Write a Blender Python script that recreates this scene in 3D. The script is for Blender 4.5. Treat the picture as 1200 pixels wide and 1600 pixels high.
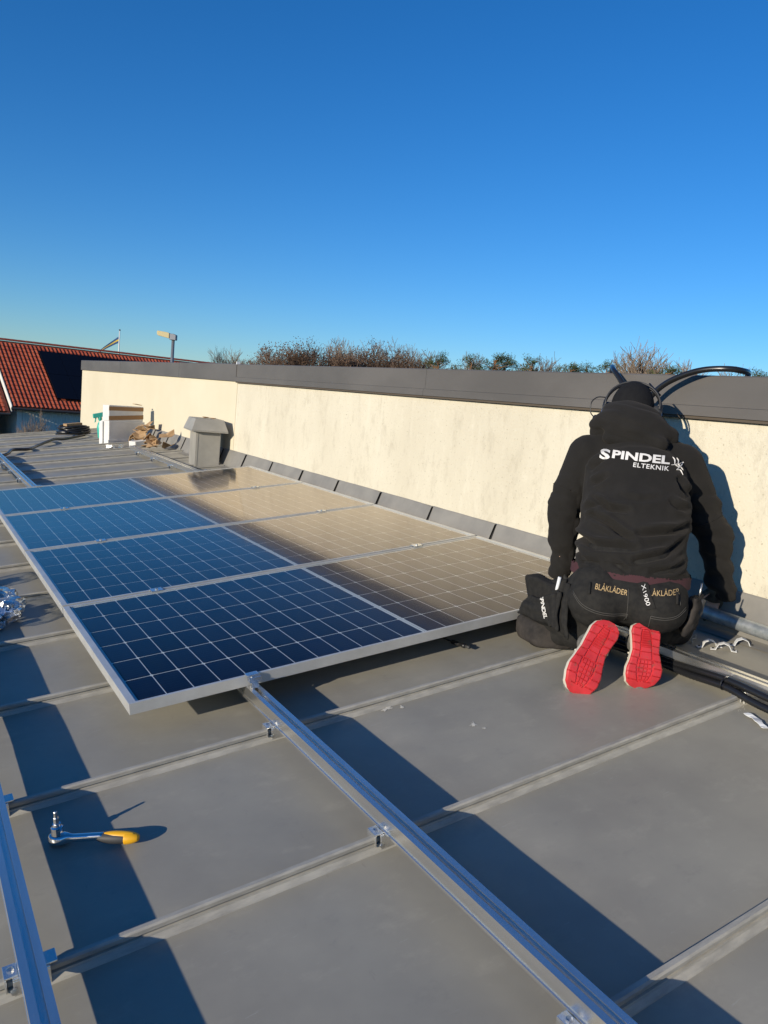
import bpy, bmesh, math, random
import numpy as np
from mathutils import Vector, Matrix, noise
from mathutils.bvhtree import BVHTree

random.seed(7)
sc = bpy.context.scene
for o in list(bpy.data.objects):
    bpy.data.objects.remove(o)
COL = sc.collection
PI = math.pi

# ------------------------------------------------------------------ camera
cd = bpy.data.cameras.new('camera')
cam = bpy.data.objects.new('camera', cd)
COL.objects.link(cam)
_r = Vector((0.84511826, -0.52624999, 0.09400039)).normalized()
_f = Vector((0.53455035, 0.83373782, -0.13833713)).normalized()
_u = _r.cross(_f)
cam.matrix_world = Matrix(((_r.x, _u.x, -_f.x, -0.5783), (_r.y, _u.y, -_f.y, -2.1532),
                           (_r.z, _u.z, -_f.z, 0.9202), (0, 0, 0, 1)))
cd.sensor_fit = 'HORIZONTAL'
cd.sensor_width = 36.0
cd.lens = 36.0 * 1217.2 / 1200.0
cd.clip_start = 0.05
cd.clip_end = 8000
sc.camera = cam

# ------------------------------------------------------------------ sky, sun, exposure
SUN_DIR = Vector((-2.656, -0.78, 0.668)).normalized()      # towards the sun
el = math.asin(SUN_DIR.z)
az = math.atan2(SUN_DIR.x, SUN_DIR.y)
w = bpy.data.worlds.new('World')
sc.world = w
w.use_nodes = True
wn = w.node_tree
wn.nodes.clear()
sky = wn.nodes.new('ShaderNodeTexSky')
sky.sky_type = 'NISHITA'
sky.sun_disc = False
sky.sun_elevation = el
sky.sun_rotation = az % (2 * PI)
sky.altitude = 40
sky.air_density = 1.0
sky.dust_density = 0.0
sky.ozone_density = 3.5
bg = wn.nodes.new('ShaderNodeBackground')
bg.inputs['Strength'].default_value = 0.10
wo = wn.nodes.new('ShaderNodeOutputWorld')
hs = wn.nodes.new('ShaderNodeHueSaturation')
hs.inputs['Saturation'].default_value = 1.12
hs.inputs['Value'].default_value = 1.10
tint = wn.nodes.new('ShaderNodeMix')                       # white balance of the whole sky
tint.data_type = 'RGBA'
tint.blend_type = 'MULTIPLY'
tint.inputs[0].default_value = 1.0
tint.inputs[7].default_value = (.74, .99, 1.33, 1)
wn.links.new(sky.outputs[0], tint.inputs[6])
wn.links.new(tint.outputs[2], hs.inputs['Color'])
wn.links.new(hs.outputs[0], bg.inputs[0])
wn.links.new(bg.outputs[0], wo.inputs[0])

sl = bpy.data.lights.new('sun', 'SUN')
sl.energy = 4.85
sl.angle = math.radians(0.53)
sl.color = (1.0, 0.90, 0.74)
so = bpy.data.objects.new('sun', sl)
COL.objects.link(so)
so.rotation_mode = 'QUATERNION'
so.rotation_quaternion = SUN_DIR.to_track_quat('Z', 'Y')
so.location = SUN_DIR * 60

sc.view_settings.view_transform = 'Standard'
sc.view_settings.look = 'None'
sc.view_settings.exposure = 0.0
sc.view_settings.gamma = 1.0
sc.view_settings.use_curve_mapping = False
sc.render.engine = 'CYCLES'
sc.cycles.use_denoising = True
sc.cycles.max_bounces = 8
sc.cycles.transparent_max_bounces = 12
sc.cycles.caustics_reflective = False
sc.cycles.caustics_refractive = False

# ------------------------------------------------------------------ helpers
TH = math.radians(7.3)                      # the roof rises 7.3 degrees towards the wall
RM = Matrix.Rotation(-TH, 4, 'Y')           # roof frame -> world
RZ = -0.12                                  # roof sheet level in the roof frame


def roofz(x):
    return (x - 0.01525) * math.tan(TH) - 0.119


class MB:
    def __init__(s):
        s.v = []
        s.f = []

    def add(s, vs, fs):
        n = len(s.v)
        s.v += [tuple(q) for q in vs]
        s.f += [tuple(i + n for i in q) for q in fs]
        return s

    def box(s, x0, x1, y0, y1, z0, z1):
        return s.add([(x0, y0, z0), (x1, y0, z0), (x1, y1, z0), (x0, y1, z0), (x0, y0, z1), (x1, y0, z1), (x1, y1, z1), (x0, y1, z1)],
                     [(3, 2, 1, 0), (4, 5, 6, 7), (0, 1, 5, 4), (1, 2, 6, 5), (2, 3, 7, 6), (3, 0, 4, 7)])

    def obox(s, c, a, b, d):
        c, a, b, d = Vector(c), Vector(a), Vector(b), Vector(d)
        P = [c + i * a + j * b + k * d for k in (-1, 1) for i, j in ((-1, -1), (1, -1), (1, 1), (-1, 1))]
        return s.add(P, [(3, 2, 1, 0), (4, 5, 6, 7), (0, 1, 5, 4), (1, 2, 6, 5), (2, 3, 7, 6), (3, 0, 4, 7)])

    def prism(s, prof, axis, t0, t1):
        """profile of (a, b) pairs extruded along axis: 'Y' -> (a, t, b), 'X' -> (t, a, b), 'Z' -> (a, b, t)"""
        fn = {'Y': lambda a, b, t: (a, t, b), 'X': lambda a, b, t: (t, a, b), 'Z': lambda a, b, t: (a, b, t)}[axis]
        n = len(prof)
        vs = [fn(a, b, t0) for a, b in prof] + [fn(a, b, t1) for a, b in prof]
        fs = [(i, (i + 1) % n, n + (i + 1) % n, n + i) for i in range(n)]
        fs += [tuple(range(n))[::-1], tuple(range(n, 2 * n))]
        return s.add(vs, fs)

    def tube(s, pts, rad, n=8, cap=True):
        pts = [Vector(q) for q in pts]
        m = len(pts)
        rads = rad if isinstance(rad, (list, tuple)) else [rad] * m
        t = (pts[1] - pts[0]).normalized()
        a = t.orthogonal().normalized()
        vs = []
        for i, q in enumerate(pts):
            t = (pts[min(i + 1, m - 1)] - pts[max(i - 1, 0)])
            t = t.normalized() if t.length > 1e-9 else Vector((0, 0, 1))
            a = a - t * a.dot(t)
            a = a.normalized() if a.length > 1e-6 else t.orthogonal().normalized()
            b = t.cross(a)
            for k in range(n):
                th = 2 * PI * k / n
                vs.append(q + (a * math.cos(th) + b * math.sin(th)) * rads[i])
        fs = [(i * n + k, i * n + (k + 1) % n, (i + 1) * n + (k + 1) % n, (i + 1) * n + k) for i in range(m - 1) for k in range(n)]
        if cap:
            fs += [tuple(range(n))[::-1], tuple(range((m - 1) * n, m * n))]
        return s.add(vs, fs)

    def ell(s, c, ax, n=16, m=10):
        """ellipsoid: centre and three half-axis vectors"""
        c = Vector(c)
        a, b, d = [Vector(q) for q in ax]
        vs = [c + d]
        for i in range(1, m):
            ph = PI * i / m
            for k in range(n):
                th = 2 * PI * k / n
                vs.append(c + a * (math.sin(ph) * math.cos(th)) + b * (math.sin(ph) * math.sin(th)) + d * math.cos(ph))
        vs.append(c - d)
        fs = [(0, 1 + k, 1 + (k + 1) % n) for k in range(n)]
        for i in range(m - 2):
            for k in range(n):
                fs.append((1 + i * n + k, 1 + (i + 1) * n + k, 1 + (i + 1) * n + (k + 1) % n, 1 + i * n + (k + 1) % n))
        e = len(vs) - 1
        fs += [(e, 1 + (m - 2) * n + (k + 1) % n, 1 + (m - 2) * n + k) for k in range(n)]
        return s.add(vs, fs)

    def lathe(s, c, prof, n=20, axis=(0, 0, 1)):
        c, ax = Vector(c), Vector(axis).normalized()
        a = ax.orthogonal().normalized()
        b = ax.cross(a)
        vs = []
        for r, h in prof:
            for k in range(n):
                th = 2 * PI * k / n
                vs.append(c + ax * h + (a * math.cos(th) + b * math.sin(th)) * r)
        m = len(prof)
        fs = [(i * n + k, i * n + (k + 1) % n, (i + 1) * n + (k + 1) % n, (i + 1) * n + k) for i in range(m - 1) for k in range(n)]
        fs += [tuple(range(n))[::-1], tuple(range((m - 1) * n, m * n))]
        return s.add(vs, fs)

    def limb(s, p0, p1, r0, r1, wide=1.0, wax=None, n=18):
        """tapered capsule between two joints, optionally widened along wax"""
        p0, p1 = Vector(p0), Vector(p1)
        t = (p1 - p0).normalized()
        a = (Vector(wax) if wax is not None else t.orthogonal())
        a = (a - t * a.dot(t)).normalized()
        b = t.cross(a)
        L = (p1 - p0).length
        prof = [(r0 * math.sin(q), -r0 * math.cos(q)) for q in (0.05, .35, .7, 1.1, 1.4)]
        prof += [(r0 + (r1 - r0) * k, L * k) for k in (0, .25, .5, .75, 1)]
        prof += [(r1 * math.sin(q), L + r1 * math.cos(q)) for q in (1.4, 1.1, .7, .35, .05)]
        vs = []
        for r, h in prof:
            for k in range(n):
                th = 2 * PI * k / n
                vs.append(p0 + t * h + a * (r * wide * math.cos(th)) + b * (r * math.sin(th)))
        m = len(prof)
        fs = [(i * n + k, i * n + (k + 1) % n, (i + 1) * n + (k + 1) % n, (i + 1) * n + k) for i in range(m - 1) for k in range(n)]
        fs += [tuple(range(n))[::-1], tuple(range((m - 1) * n, m * n))]
        return s.add(vs, fs)

    def mesh(s, name):
        me = bpy.data.meshes.new(name)
        me.from_pydata(s.v, [], s.f)
        me.validate()
        return me

    def build(s, name, mat, parent=None, smooth=False, bevel=0, fix=True):
        me = s.mesh(name)
        if fix:
            b = bmesh.new()
            b.from_mesh(me)
            bmesh.ops.recalc_face_normals(b, faces=b.faces)
            b.to_mesh(me)
            b.free()
        return link(name, me, mat, parent, smooth, bevel)


def link(name, me, mat, parent=None, smooth=False, bevel=0):
    o = bpy.data.objects.new(name, me)
    COL.objects.link(o)
    if mat is not None:
        me.materials.clear()
        me.materials.append(mat)
    if smooth:
        me.shade_smooth()
    if parent is not None:
        o.parent = parent
    if bevel:
        m = o.modifiers.new('bevel', 'BEVEL')
        m.width = bevel
        m.segments = 2
        m.limit_method = 'ANGLE'
        m.angle_limit = math.radians(40)
    return o


def empty(name, mat4):
    o = bpy.data.objects.new(name, None)
    COL.objects.link(o)
    o.empty_display_size = 0.05
    o.matrix_world = mat4
    return o


def on_roof(x, y, z=RZ, rz=0.0):
    return RM @ Matrix.Translation((x, y, z)) @ Matrix.Rotation(rz, 4, 'Z')


def tag(o, label, cat, group=None):
    o['label'] = label
    o['category'] = cat
    if group:
        o['group'] = group
    return o


def struct(o):
    o['kind'] = 'structure'
    return o


def copy_tree(o, parent=None):
    c = o.copy()
    COL.objects.link(c)
    c.parent = parent
    for ch in [q for q in bpy.data.objects if q.parent == o]:
        copy_tree(ch, c)
    return c


def smooth_path(pts, n=8):
    """Catmull-Rom through the points"""
    P = [Vector(q) for q in pts]
    P = [P[0] * 2 - P[1]] + P + [P[-1] * 2 - P[-2]]
    out = []
    for i in range(1, len(P) - 2):
        for k in range(n):
            t = k / n
            a, b, c, d = P[i - 1], P[i], P[i + 1], P[i + 2]
            out.append(0.5 * ((2 * b) + (c - a) * t + (2 * a - 5 * b + 4 * c - d) * t * t + (3 * b - a - 3 * c + d) * t ** 3))
    out.append(P[-2])
    return out


# ------------------------------------------------------------------ materials
def mat(name, col, rough=0.6, metal=0.0, spec=0.5, **kw):
    m = bpy.data.materials.new(name)
    m.use_nodes = True
    b = m.node_tree.nodes['Principled BSDF']
    b.inputs['Base Color'].default_value = (*col, 1)
    b.inputs['Roughness'].default_value = rough
    b.inputs['Metallic'].default_value = metal
    b.inputs['Specular IOR Level'].default_value = spec
    for k, v in kw.items():
        b.inputs[k.replace('_', ' ')].default_value = v
    return m


def N(m, kind, **kw):
    n = m.node_tree.nodes.new(kind)
    for k, v in kw.items():
        if hasattr(n, k) and not k.startswith('i_'):
            setattr(n, k, v)
        else:
            n.inputs[k[2:] if k.startswith('i_') else k].default_value = v
    return n


def L(m, a, b):
    m.node_tree.links.new(a, b)


def P(m):
    return m.node_tree.nodes['Principled BSDF']


def noise_tex(m, scale, detail=4, rough=0.55, stretch=(1, 1, 1), coord='Object'):
    tc = N(m, 'ShaderNodeTexCoord')
    mp = N(m, 'ShaderNodeMapping')
    mp.inputs['Scale'].default_value = stretch
    n = N(m, 'ShaderNodeTexNoise')
    n.inputs['Scale'].default_value = scale
    n.inputs['Detail'].default_value = detail
    n.inputs['Roughness'].default_value = rough
    L(m, tc.outputs[coord], mp.inputs[0])
    L(m, mp.outputs[0], n.inputs['Vector'])
    return n.outputs['Fac']


def ramp(m, fac, stops):
    r = N(m, 'ShaderNodeValToRGB')
    while len(r.color_ramp.elements) < len(stops):
        r.color_ramp.elements.new(0.5)
    for e, (p, c) in zip(r.color_ramp.elements, stops):
        e.position = p
        e.color = (*c, 1) if len(c) == 3 else c
    L(m, fac, r.inputs[0])
    return r.outputs[0]


def mixc(m, fac, a, b, mode='MIX'):
    x = N(m, 'ShaderNodeMix')
    x.data_type = 'RGBA'
    x.blend_type = mode
    for sock, v in ((x.inputs[0], fac), (x.inputs[6], a), (x.inputs[7], b)):
        if isinstance(v, (int, float)):
            sock.default_value = v
        elif isinstance(v, tuple):
            sock.default_value = (*v, 1)
        else:
            L(m, v, sock)
    return x.outputs[2]


def bump(m, h, strength=0.3, dist=0.01):
    b = N(m, 'ShaderNodeBump')
    b.inputs['Strength'].default_value = strength
    b.inputs['Distance'].default_value = dist
    L(m, h, b.inputs['Height'])
    L(m, b.outputs[0], P(m).inputs['Normal'])


def noisy(m, c1, c2, scale=8, lo=.35, hi=.65, stretch=(1, 1, 1), b=None, detail=5, coord='Object'):
    f = noise_tex(m, scale, detail, .6, stretch, coord)
    L(m, ramp(m, f, [(lo, c1), (hi, c2)]), P(m).inputs['Base Color'])
    if b:
        bump(m, f, b, 0.01)
    return m


# painted sheet metal of the roof: smudges, scuffs, dust
M_roof = mat('roof_sheet_paint', (.2, .2, .19), .42, 0.0, .32)
f1 = noise_tex(M_roof, 1.7, 5, .6)
f2 = noise_tex(M_roof, 5.5, 8, .72, (1, 1.5, 1))
f3 = noise_tex(M_roof, 30, 4, .65, (.35, 3.2, 1))
f4 = noise_tex(M_roof, 22, 5, .7, (2.6, .5, 1))
cA = ramp(M_roof, f1, [(.32, (.275, .258, .216)), (.68, (.375, .350, .285))])
cB = mixc(M_roof, ramp(M_roof, f2, [(.54, (0, 0, 0)), (.72, (.5, .5, .5))]), cA, (.44, .405, .33))
cC = mixc(M_roof, ramp(M_roof, f2, [(.26, (.6, .6, .6)), (.42, (0, 0, 0))]), cB, (.23, .218, .19))
cD = mixc(M_roof, ramp(M_roof, f3, [(.66, (0, 0, 0)), (.76, (.45, .45, .45))]), cC, (.46, .45, .41))
cE = mixc(M_roof, ramp(M_roof, f4, [(.66, (0, 0, 0)), (.74, (.4, .4, .4))]), cD, (.20, .185, .165))
L(M_roof, cE, P(M_roof).inputs['Base Color'])
L(M_roof, ramp(M_roof, f2, [(.3, (.36, .36, .36)), (.7, (.55, .55, .55))]), P(M_roof).inputs['Roughness'])
bump(M_roof, noise_tex(M_roof, 5, 3, .5), .12, .01)
M_seam = noisy(mat('seam_paint', (.22, .21, .19), .5, 0, .4), (.32, .302, .26), (.46, .432, .365), 14, stretch=(1, 4, 4))
M_flash = noisy(mat('flashing_paint', (.25, .24, .22), .5, 0, .3), (.215, .205, .185), (.275, .260, .230), 5)
M_cap = noisy(mat('coping_paint', (.1, .095, .09), .45, 0, .4), (.106, .098, .090), (.138, .127, .116), 2.2, stretch=(1, .5, 1))
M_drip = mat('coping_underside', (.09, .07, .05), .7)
M_slit_shade = mat('slit_shade', (.02, .02, .02), .8)  # near-black colour standing in for the shade in the flashing slits
M_deck = mat('roof_deck', (.16, .16, .16), .8)

# cream render on the wall with streaks, grey blotches and pits
M_wall = mat('cream_render', (.74, .65, .45), .9, 0, .2)
g1 = noise_tex(M_wall, 1.3, 5, .6, (1, 1, .6))
g2 = noise_tex(M_wall, 7, 8, .8, (1, 1, .45))
g3 = noise_tex(M_wall, 70, 2, .5)
wc = ramp(M_wall, g1, [(.3, (.61, .555, .43)), (.55, (.68, .625, .49)), (.75, (.715, .665, .525))])
wc = mixc(M_wall, ramp(M_wall, g2, [(.52, (0, 0, 0)), (.68, (.75, .75, .75))]), wc, (.49, .44, .335))
wc = mixc(M_wall, ramp(M_wall, g2, [(.28, (.7, .7, .7)), (.44, (0, 0, 0))]), wc, (.73, .68, .545))
wc = mixc(M_wall, ramp(M_wall, g3, [(.27, (.7, .7, .7)), (.36, (0, 0, 0))]), wc, (.40, .355, .26))
g4 = noise_tex(M_wall, 8, 5, .65, (1, 1, .07))
wc = mixc(M_wall, ramp(M_wall, g4, [(.57, (0, 0, 0)), (.72, (.28, .28, .28))]), wc, (.54, .49, .385))
wc = mixc(M_wall, ramp(M_wall, g4, [(.26, (.3, .3, .3)), (.40, (0, 0, 0))]), wc, (.75, .70, .57))
L(M_wall, wc, P(M_wall).inputs['Base Color'])
bump(M_wall, noise_tex(M_wall, 90, 4, .6), .6, .004)
M_wall2 = noisy(mat('smooth_cream_render', (.72, .63, .44), .9, 0, .2), (.645, .575, .42), (.69, .62, .465), 1.0)

M_alu = noisy(mat('mill_aluminium', (.8, .8, .8), .27, .95), (.80, .79, .765), (.93, .92, .89), 6, stretch=(6, .4, 6))
M_frame = noisy(mat('anodised_frame', (.62, .61, .58), .42, .55), (.66, .645, .60), (.76, .745, .70), 9, stretch=(1, 1, 1))
M_steel = mat('stainless_steel', (.6, .6, .58), .3, 1.0)
M_zinc = noisy(mat('galvanised_steel', (.45, .48, .49), .45, .7), (.36, .40, .41), (.55, .57, .57), 40, b=.1)
M_back = mat('backsheet_white', (.80, .80, .78), .6)
M_cell = mat('silicon_cell', (.004, .008, .035), .35, 0, .3)
oi = N(M_cell, 'ShaderNodeObjectInfo')
_cc = ramp(M_cell, oi.outputs['Random'], [(0, (.0018, .0050, .026)), (1, (.0044, .0092, .040))])
_tc = N(M_cell, 'ShaderNodeTexCoord')
_sx = N(M_cell, 'ShaderNodeSeparateXYZ')
L(M_cell, _tc.outputs['Object'], _sx.inputs[0])
_m1 = N(M_cell, 'ShaderNodeMath', operation='MULTIPLY')
_m1.inputs[1].default_value = 9 / .164
L(M_cell, _sx.outputs['Y'], _m1.inputs[0])
_m2 = N(M_cell, 'ShaderNodeMath', operation='FRACT')
L(M_cell, _m1.outputs[0], _m2.inputs[0])
_m3 = N(M_cell, 'ShaderNodeMath', operation='COMPARE')
_m3.inputs[1].default_value = .5
_m3.inputs[2].default_value = .035
L(M_cell, _m2.outputs[0], _m3.inputs[0])
L(M_cell, mixc(M_cell, _m3.outputs[0], _cc, (.030, .040, .065)), P(M_cell).inputs['Base Color'])      # fine busbars

M_pane = bpy.data.materials.new('solar_glass')
M_pane.use_nodes = True
M_pane.node_tree.nodes.clear()
_o = N(M_pane, 'ShaderNodeOutputMaterial')
_fr = N(M_pane, 'ShaderNodeFresnel', i_IOR=1.52)
_tr = N(M_pane, 'ShaderNodeBsdfTransparent')
_tr.inputs[0].default_value = (.93, .95, .95, 1)
_gl = N(M_pane, 'ShaderNodeBsdfGlossy')
_gl.inputs['Roughness'].default_value = 0.075
_gl.inputs[0].default_value = (1.0, .88, .76, 1)      # antireflective coating: warm residual reflection
_mx = N(M_pane, 'ShaderNodeMixShader')
_bn = N(M_pane, 'ShaderNodeBump')
_bn.inputs['Strength'].default_value = .03
_bn.inputs['Distance'].default_value = .002
L(M_pane, noise_tex(M_pane, 260, 2, .5), _bn.inputs['Height'])
L(M_pane, _bn.outputs[0], _gl.inputs['Normal'])
_ge = N(M_pane, 'ShaderNodeNewGeometry')
_inv = N(M_pane, 'ShaderNodeMath', operation='SUBTRACT')
_inv.inputs[0].default_value = 1.0
L(M_pane, _ge.outputs['Backfacing'], _inv.inputs[1])
_mu = N(M_pane, 'ShaderNodeMath', operation='MULTIPLY')
_ar = N(M_pane, 'ShaderNodeMath', operation='MULTIPLY_ADD', use_clamp=True)   # antireflective glass: dark face-on, mirror-like at a glancing angle
_ar.inputs[1].default_value = 2.5
_ar.inputs[2].default_value = -.335
L(M_pane, _fr.outputs[0], _ar.inputs[0])
_lim = N(M_pane, 'ShaderNodeMath', operation='MINIMUM')
_lim.inputs[1].default_value = .52
L(M_pane, _ar.outputs[0], _lim.inputs[0])
L(M_pane, _lim.outputs[0], _mu.inputs[0])
L(M_pane, _inv.outputs[0], _mu.inputs[1])
L(M_pane, _mu.outputs[0], _mx.inputs[0])
L(M_pane, _tr.outputs[0], _mx.inputs[1])
L(M_pane, _gl.outputs[0], _mx.inputs[2])
L(M_pane, _mx.outputs[0], _o.inputs[0])

M_black = mat('black_plastic', (.012, .012, .013), .35, 0, .5)
M_rubber = mat('black_conduit', (.014, .014, .015), .28, 0, .5)
M_card = noisy(mat('cardboard', (.42, .27, .14), .85), (.34, .21, .10), (.50, .33, .18), 12)
M_tape = mat('brown_tape', (.30, .155, .06), .45)
M_white = noisy(mat('white_carton', (.72, .70, .66), .8), (.66, .64, .60), (.76, .74, .70), 5)
M_teal = mat('teal_plastic', (.05, .42, .33), .4)
M_whiteplastic = mat('white_plastic', (.74, .74, .72), .45)
M_yellow = mat('yellow_grip', (.82, .42, .015), .4)
M_greygrip = mat('grey_grip', (.045, .045, .045), .6)
M_chrome = mat('chrome', (.75, .75, .75), .12, 1.0)
M_vent = noisy(mat('vent_paint', (.24, .235, .215), .45, 0, .3), (.30, .285, .25), (.36, .34, .295), 6)

# ------------------------------------------------------------------ ground
M_ground = mat('ground_grass', (.06, .065, .03), .95, 0, .1)
noisy(M_ground, (.05, .06, .022), (.10, .09, .05), .25, b=.2)
gm = MB()
gm.add([(-3000, -3000, -3.6), (3000, -3000, -3.6), (3000, 3000, -3.6), (-3000, 3000, -3.6)], [(0, 1, 2, 3)])
struct(gm.build('ground', M_ground))

# ------------------------------------------------------------------ the metal roof
PITCH = 0.603
SEAM0 = -0.797
XL, XR = -3.4, 2.20
YN, YF = SEAM0 - 7 * PITCH, SEAM0 + 17.7 * PITCH


def seam_y(k):
    return SEAM0 + k * PITCH


deck = MB()
deck.box(XL, XR + .05, YN, YF - .02, -.42, RZ - .02)
roof = deck.build('roof', M_deck)
roof.matrix_world = RM
struct(roof)
ow = MB()
ow.box(XL + .15, XR, YN + .1, YF - .25, -3.9, -.42)
ow.build('outer_wall', M_wall2, roof)


def sheet_height(x, v, k):
    """the pan dips slightly between the seams and is a little oil-canned"""
    e = min(v, PITCH - v)
    z = 0.0014 * math.exp(-e / .035)
    fade = min(1, e / .05)
    z += fade * .0014 * noise.noise(Vector((x * 1.6 + k * 7.3, v * 3.1, k * 3.7)))
    z += fade * .0009 * noise.noise(Vector((x * 4.5 - k * 2.3, v * 6.0, k * 1.9)))
    return z


for k in range(-7, 18):
    y0 = seam_y(k)
    wid = min(PITCH, YF - y0)
    nx, ny = 64, 14
    vs, fs = [], []
    for i in range(nx + 1):
        x = XL + (XR - XL) * i / nx
        for j in range(ny + 1):
            v = wid * (0.5 - 0.5 * math.cos(PI * j / ny))
            vs.append((x, v, sheet_height(x, v, k)))
    for i in range(nx):
        for j in range(ny):
            a = i * (ny + 1) + j
            fs.append((a, a + ny + 1, a + ny + 2, a + 1))
    m = MB().add(vs, fs)
    o = m.build('roof_sheet', M_roof, roof, smooth=True, fix=False)
    o.location = (0, y0, RZ)

sp = [(-.0225, .0005), (-.0210, .0035), (-.0125, .0110), (-.0118, .0150), (-.0060, .0160), (-.0058, .0195), (-.0105, .0202), (-.0108, .0285), (-.0075, .0322),
      (.0025, .0318), (.0042, .0285), (.0042, .0050), (.0110, .0005)]
vs, fs = [], []
nx = 48
for i in range(nx + 1):
    x = XL + (XR - .02 - XL) * i / nx
    wob = .0018 * noise.noise(Vector((x * 2.1, 3, 1)))
    for a, b in sp:
        vs.append((x, a + wob, b))
n = len(sp)
for i in range(nx):
    for j in range(n):
        fs.append((i * n + j, i * n + (j + 1) % n, (i + 1) * n + (j + 1) % n, (i + 1) * n + j))
fs += [tuple(range(n)), tuple(range(nx * n, (nx + 1) * n))[::-1]]
o0 = MB().add(vs, fs).build('standing_seam', M_seam, roof)
o0.location = (0, seam_y(-7), RZ)
for k in range(-6, 18):
    o = o0.copy()
    COL.objects.link(o)
    o.location = (0, seam_y(k), RZ)
# bird droppings and lime splashes on the sheets
M_lime = mat('lime_splash', (.66, .62, .52), .9)
for i, (x, y, a, q) in enumerate(((.735, -.222, .022, .4), (.775, -.240, .010, 1.2), (.672, -.207, .009, 0), (.893, -.454, .016, .8), (.905, -.490, .008, .2))):
    r = random.Random(i + 5)
    n = 18
    ring = []
    for k in range(n):
        t = 2 * PI * k / n
        g_ = a * (r.uniform(.25, 1.0) ** 1.2)
        ring.append((g_ * 1.5 * math.cos(t), g_ * math.sin(t), .0))
    kk = math.floor((y - SEAM0) / PITCH)
    base_z = sheet_height(x, y - seam_y(kk), kk) + .0012
    m = MB().add([(0, 0, .0004)] + ring, [(0, 1 + k, 1 + (k + 1) % n) for k in range(n)])
    o = m.build('splash', M_lime, roof, fix=False)
    o.location = (x, y, RZ + base_z)
    o.rotation_euler = (0, 0, q)
# eaves drip along the far end
ev = MB()
ev.prism([(YF - .02, RZ + .001), (YF - .02, RZ + .022), (YF + .02, RZ + .018), (YF + .025, RZ - .10), (YF + .015, RZ - .10), (YF + .01, RZ + .001)], 'X', XL, XR)
ev.build('edge_trim', M_seam, roof)

# ------------------------------------------------------------------ parapet wall, coping, flashing
WX = 2.257
YW0, YW1 = -6.0, 12.5
wall = MB()
wall.box(WX, WX + .30, YW0, 5.105, -3.6, .995)
wo_ = wall.build('parapet_wall', M_wall)
tag(wo_, 'long cream rendered parapet wall with dark grey metal coping along the roof', 'wall')
wm = MB()
wm.box(WX - .004, WX + .30, 5.106, YW1, -3.6, .995)
wm.build('smooth_wall_section', M_wall2, wo_)


def coping(y0, y1, lip, dz=0.0, parent=None):
    m = MB()
    x = WX - .022
    if lip:
        pr = [(x - .012, .988), (x - .012, 1.028), (x, 1.031), (x, 1.149 + dz), (x + .006, 1.155 + dz), (WX + .33, 1.166 + dz), (WX + .335, .99), (WX + .325, .99),
              (WX + .32, 1.15), (x + .02, 1.14), (x + .02, 1.0), (x, .988)]
    else:
        pr = [(x - .004, .990), (x - .004, 1.150 + dz), (x + .004, 1.156 + dz), (WX + .33, 1.166 + dz), (WX + .335, .99), (WX + .325, .99),
              (WX + .32, 1.15), (x + .02, 1.14), (x + .02, .990)]
    m.prism(pr, 'Y', y0, y1)
    return m.build('coping_sheet', M_cap, parent)


yy = YW0
jts = [YW0, -3.7, -1.25, 1.9, 5.10]
for a, b in zip(jts[:-1], jts[1:]):
    coping(a, b - .0025, True, 0, wo_)
for a, b, dz in ((5.115, 6.9, .003), (6.903, 9.7, .001), (9.703, YW1 + .02, 0)):
    coping(a, b - .003, False, dz, wo_)
jm = MB()
jm.box(WX - .028, WX + .02, 5.098, 5.117, .990, 1.150)
jm.build('coping_joint', M_cap, wo_)
jm = MB()
jm.box(WX - .026, WX + .01, 5.100, 5.114, 1.151, 1.178)
jm.build('joint_tab', M_whiteplastic, wo_)
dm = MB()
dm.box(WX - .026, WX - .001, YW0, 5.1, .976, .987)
dm.build('drip_strip', M_drip, wo_)

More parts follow.
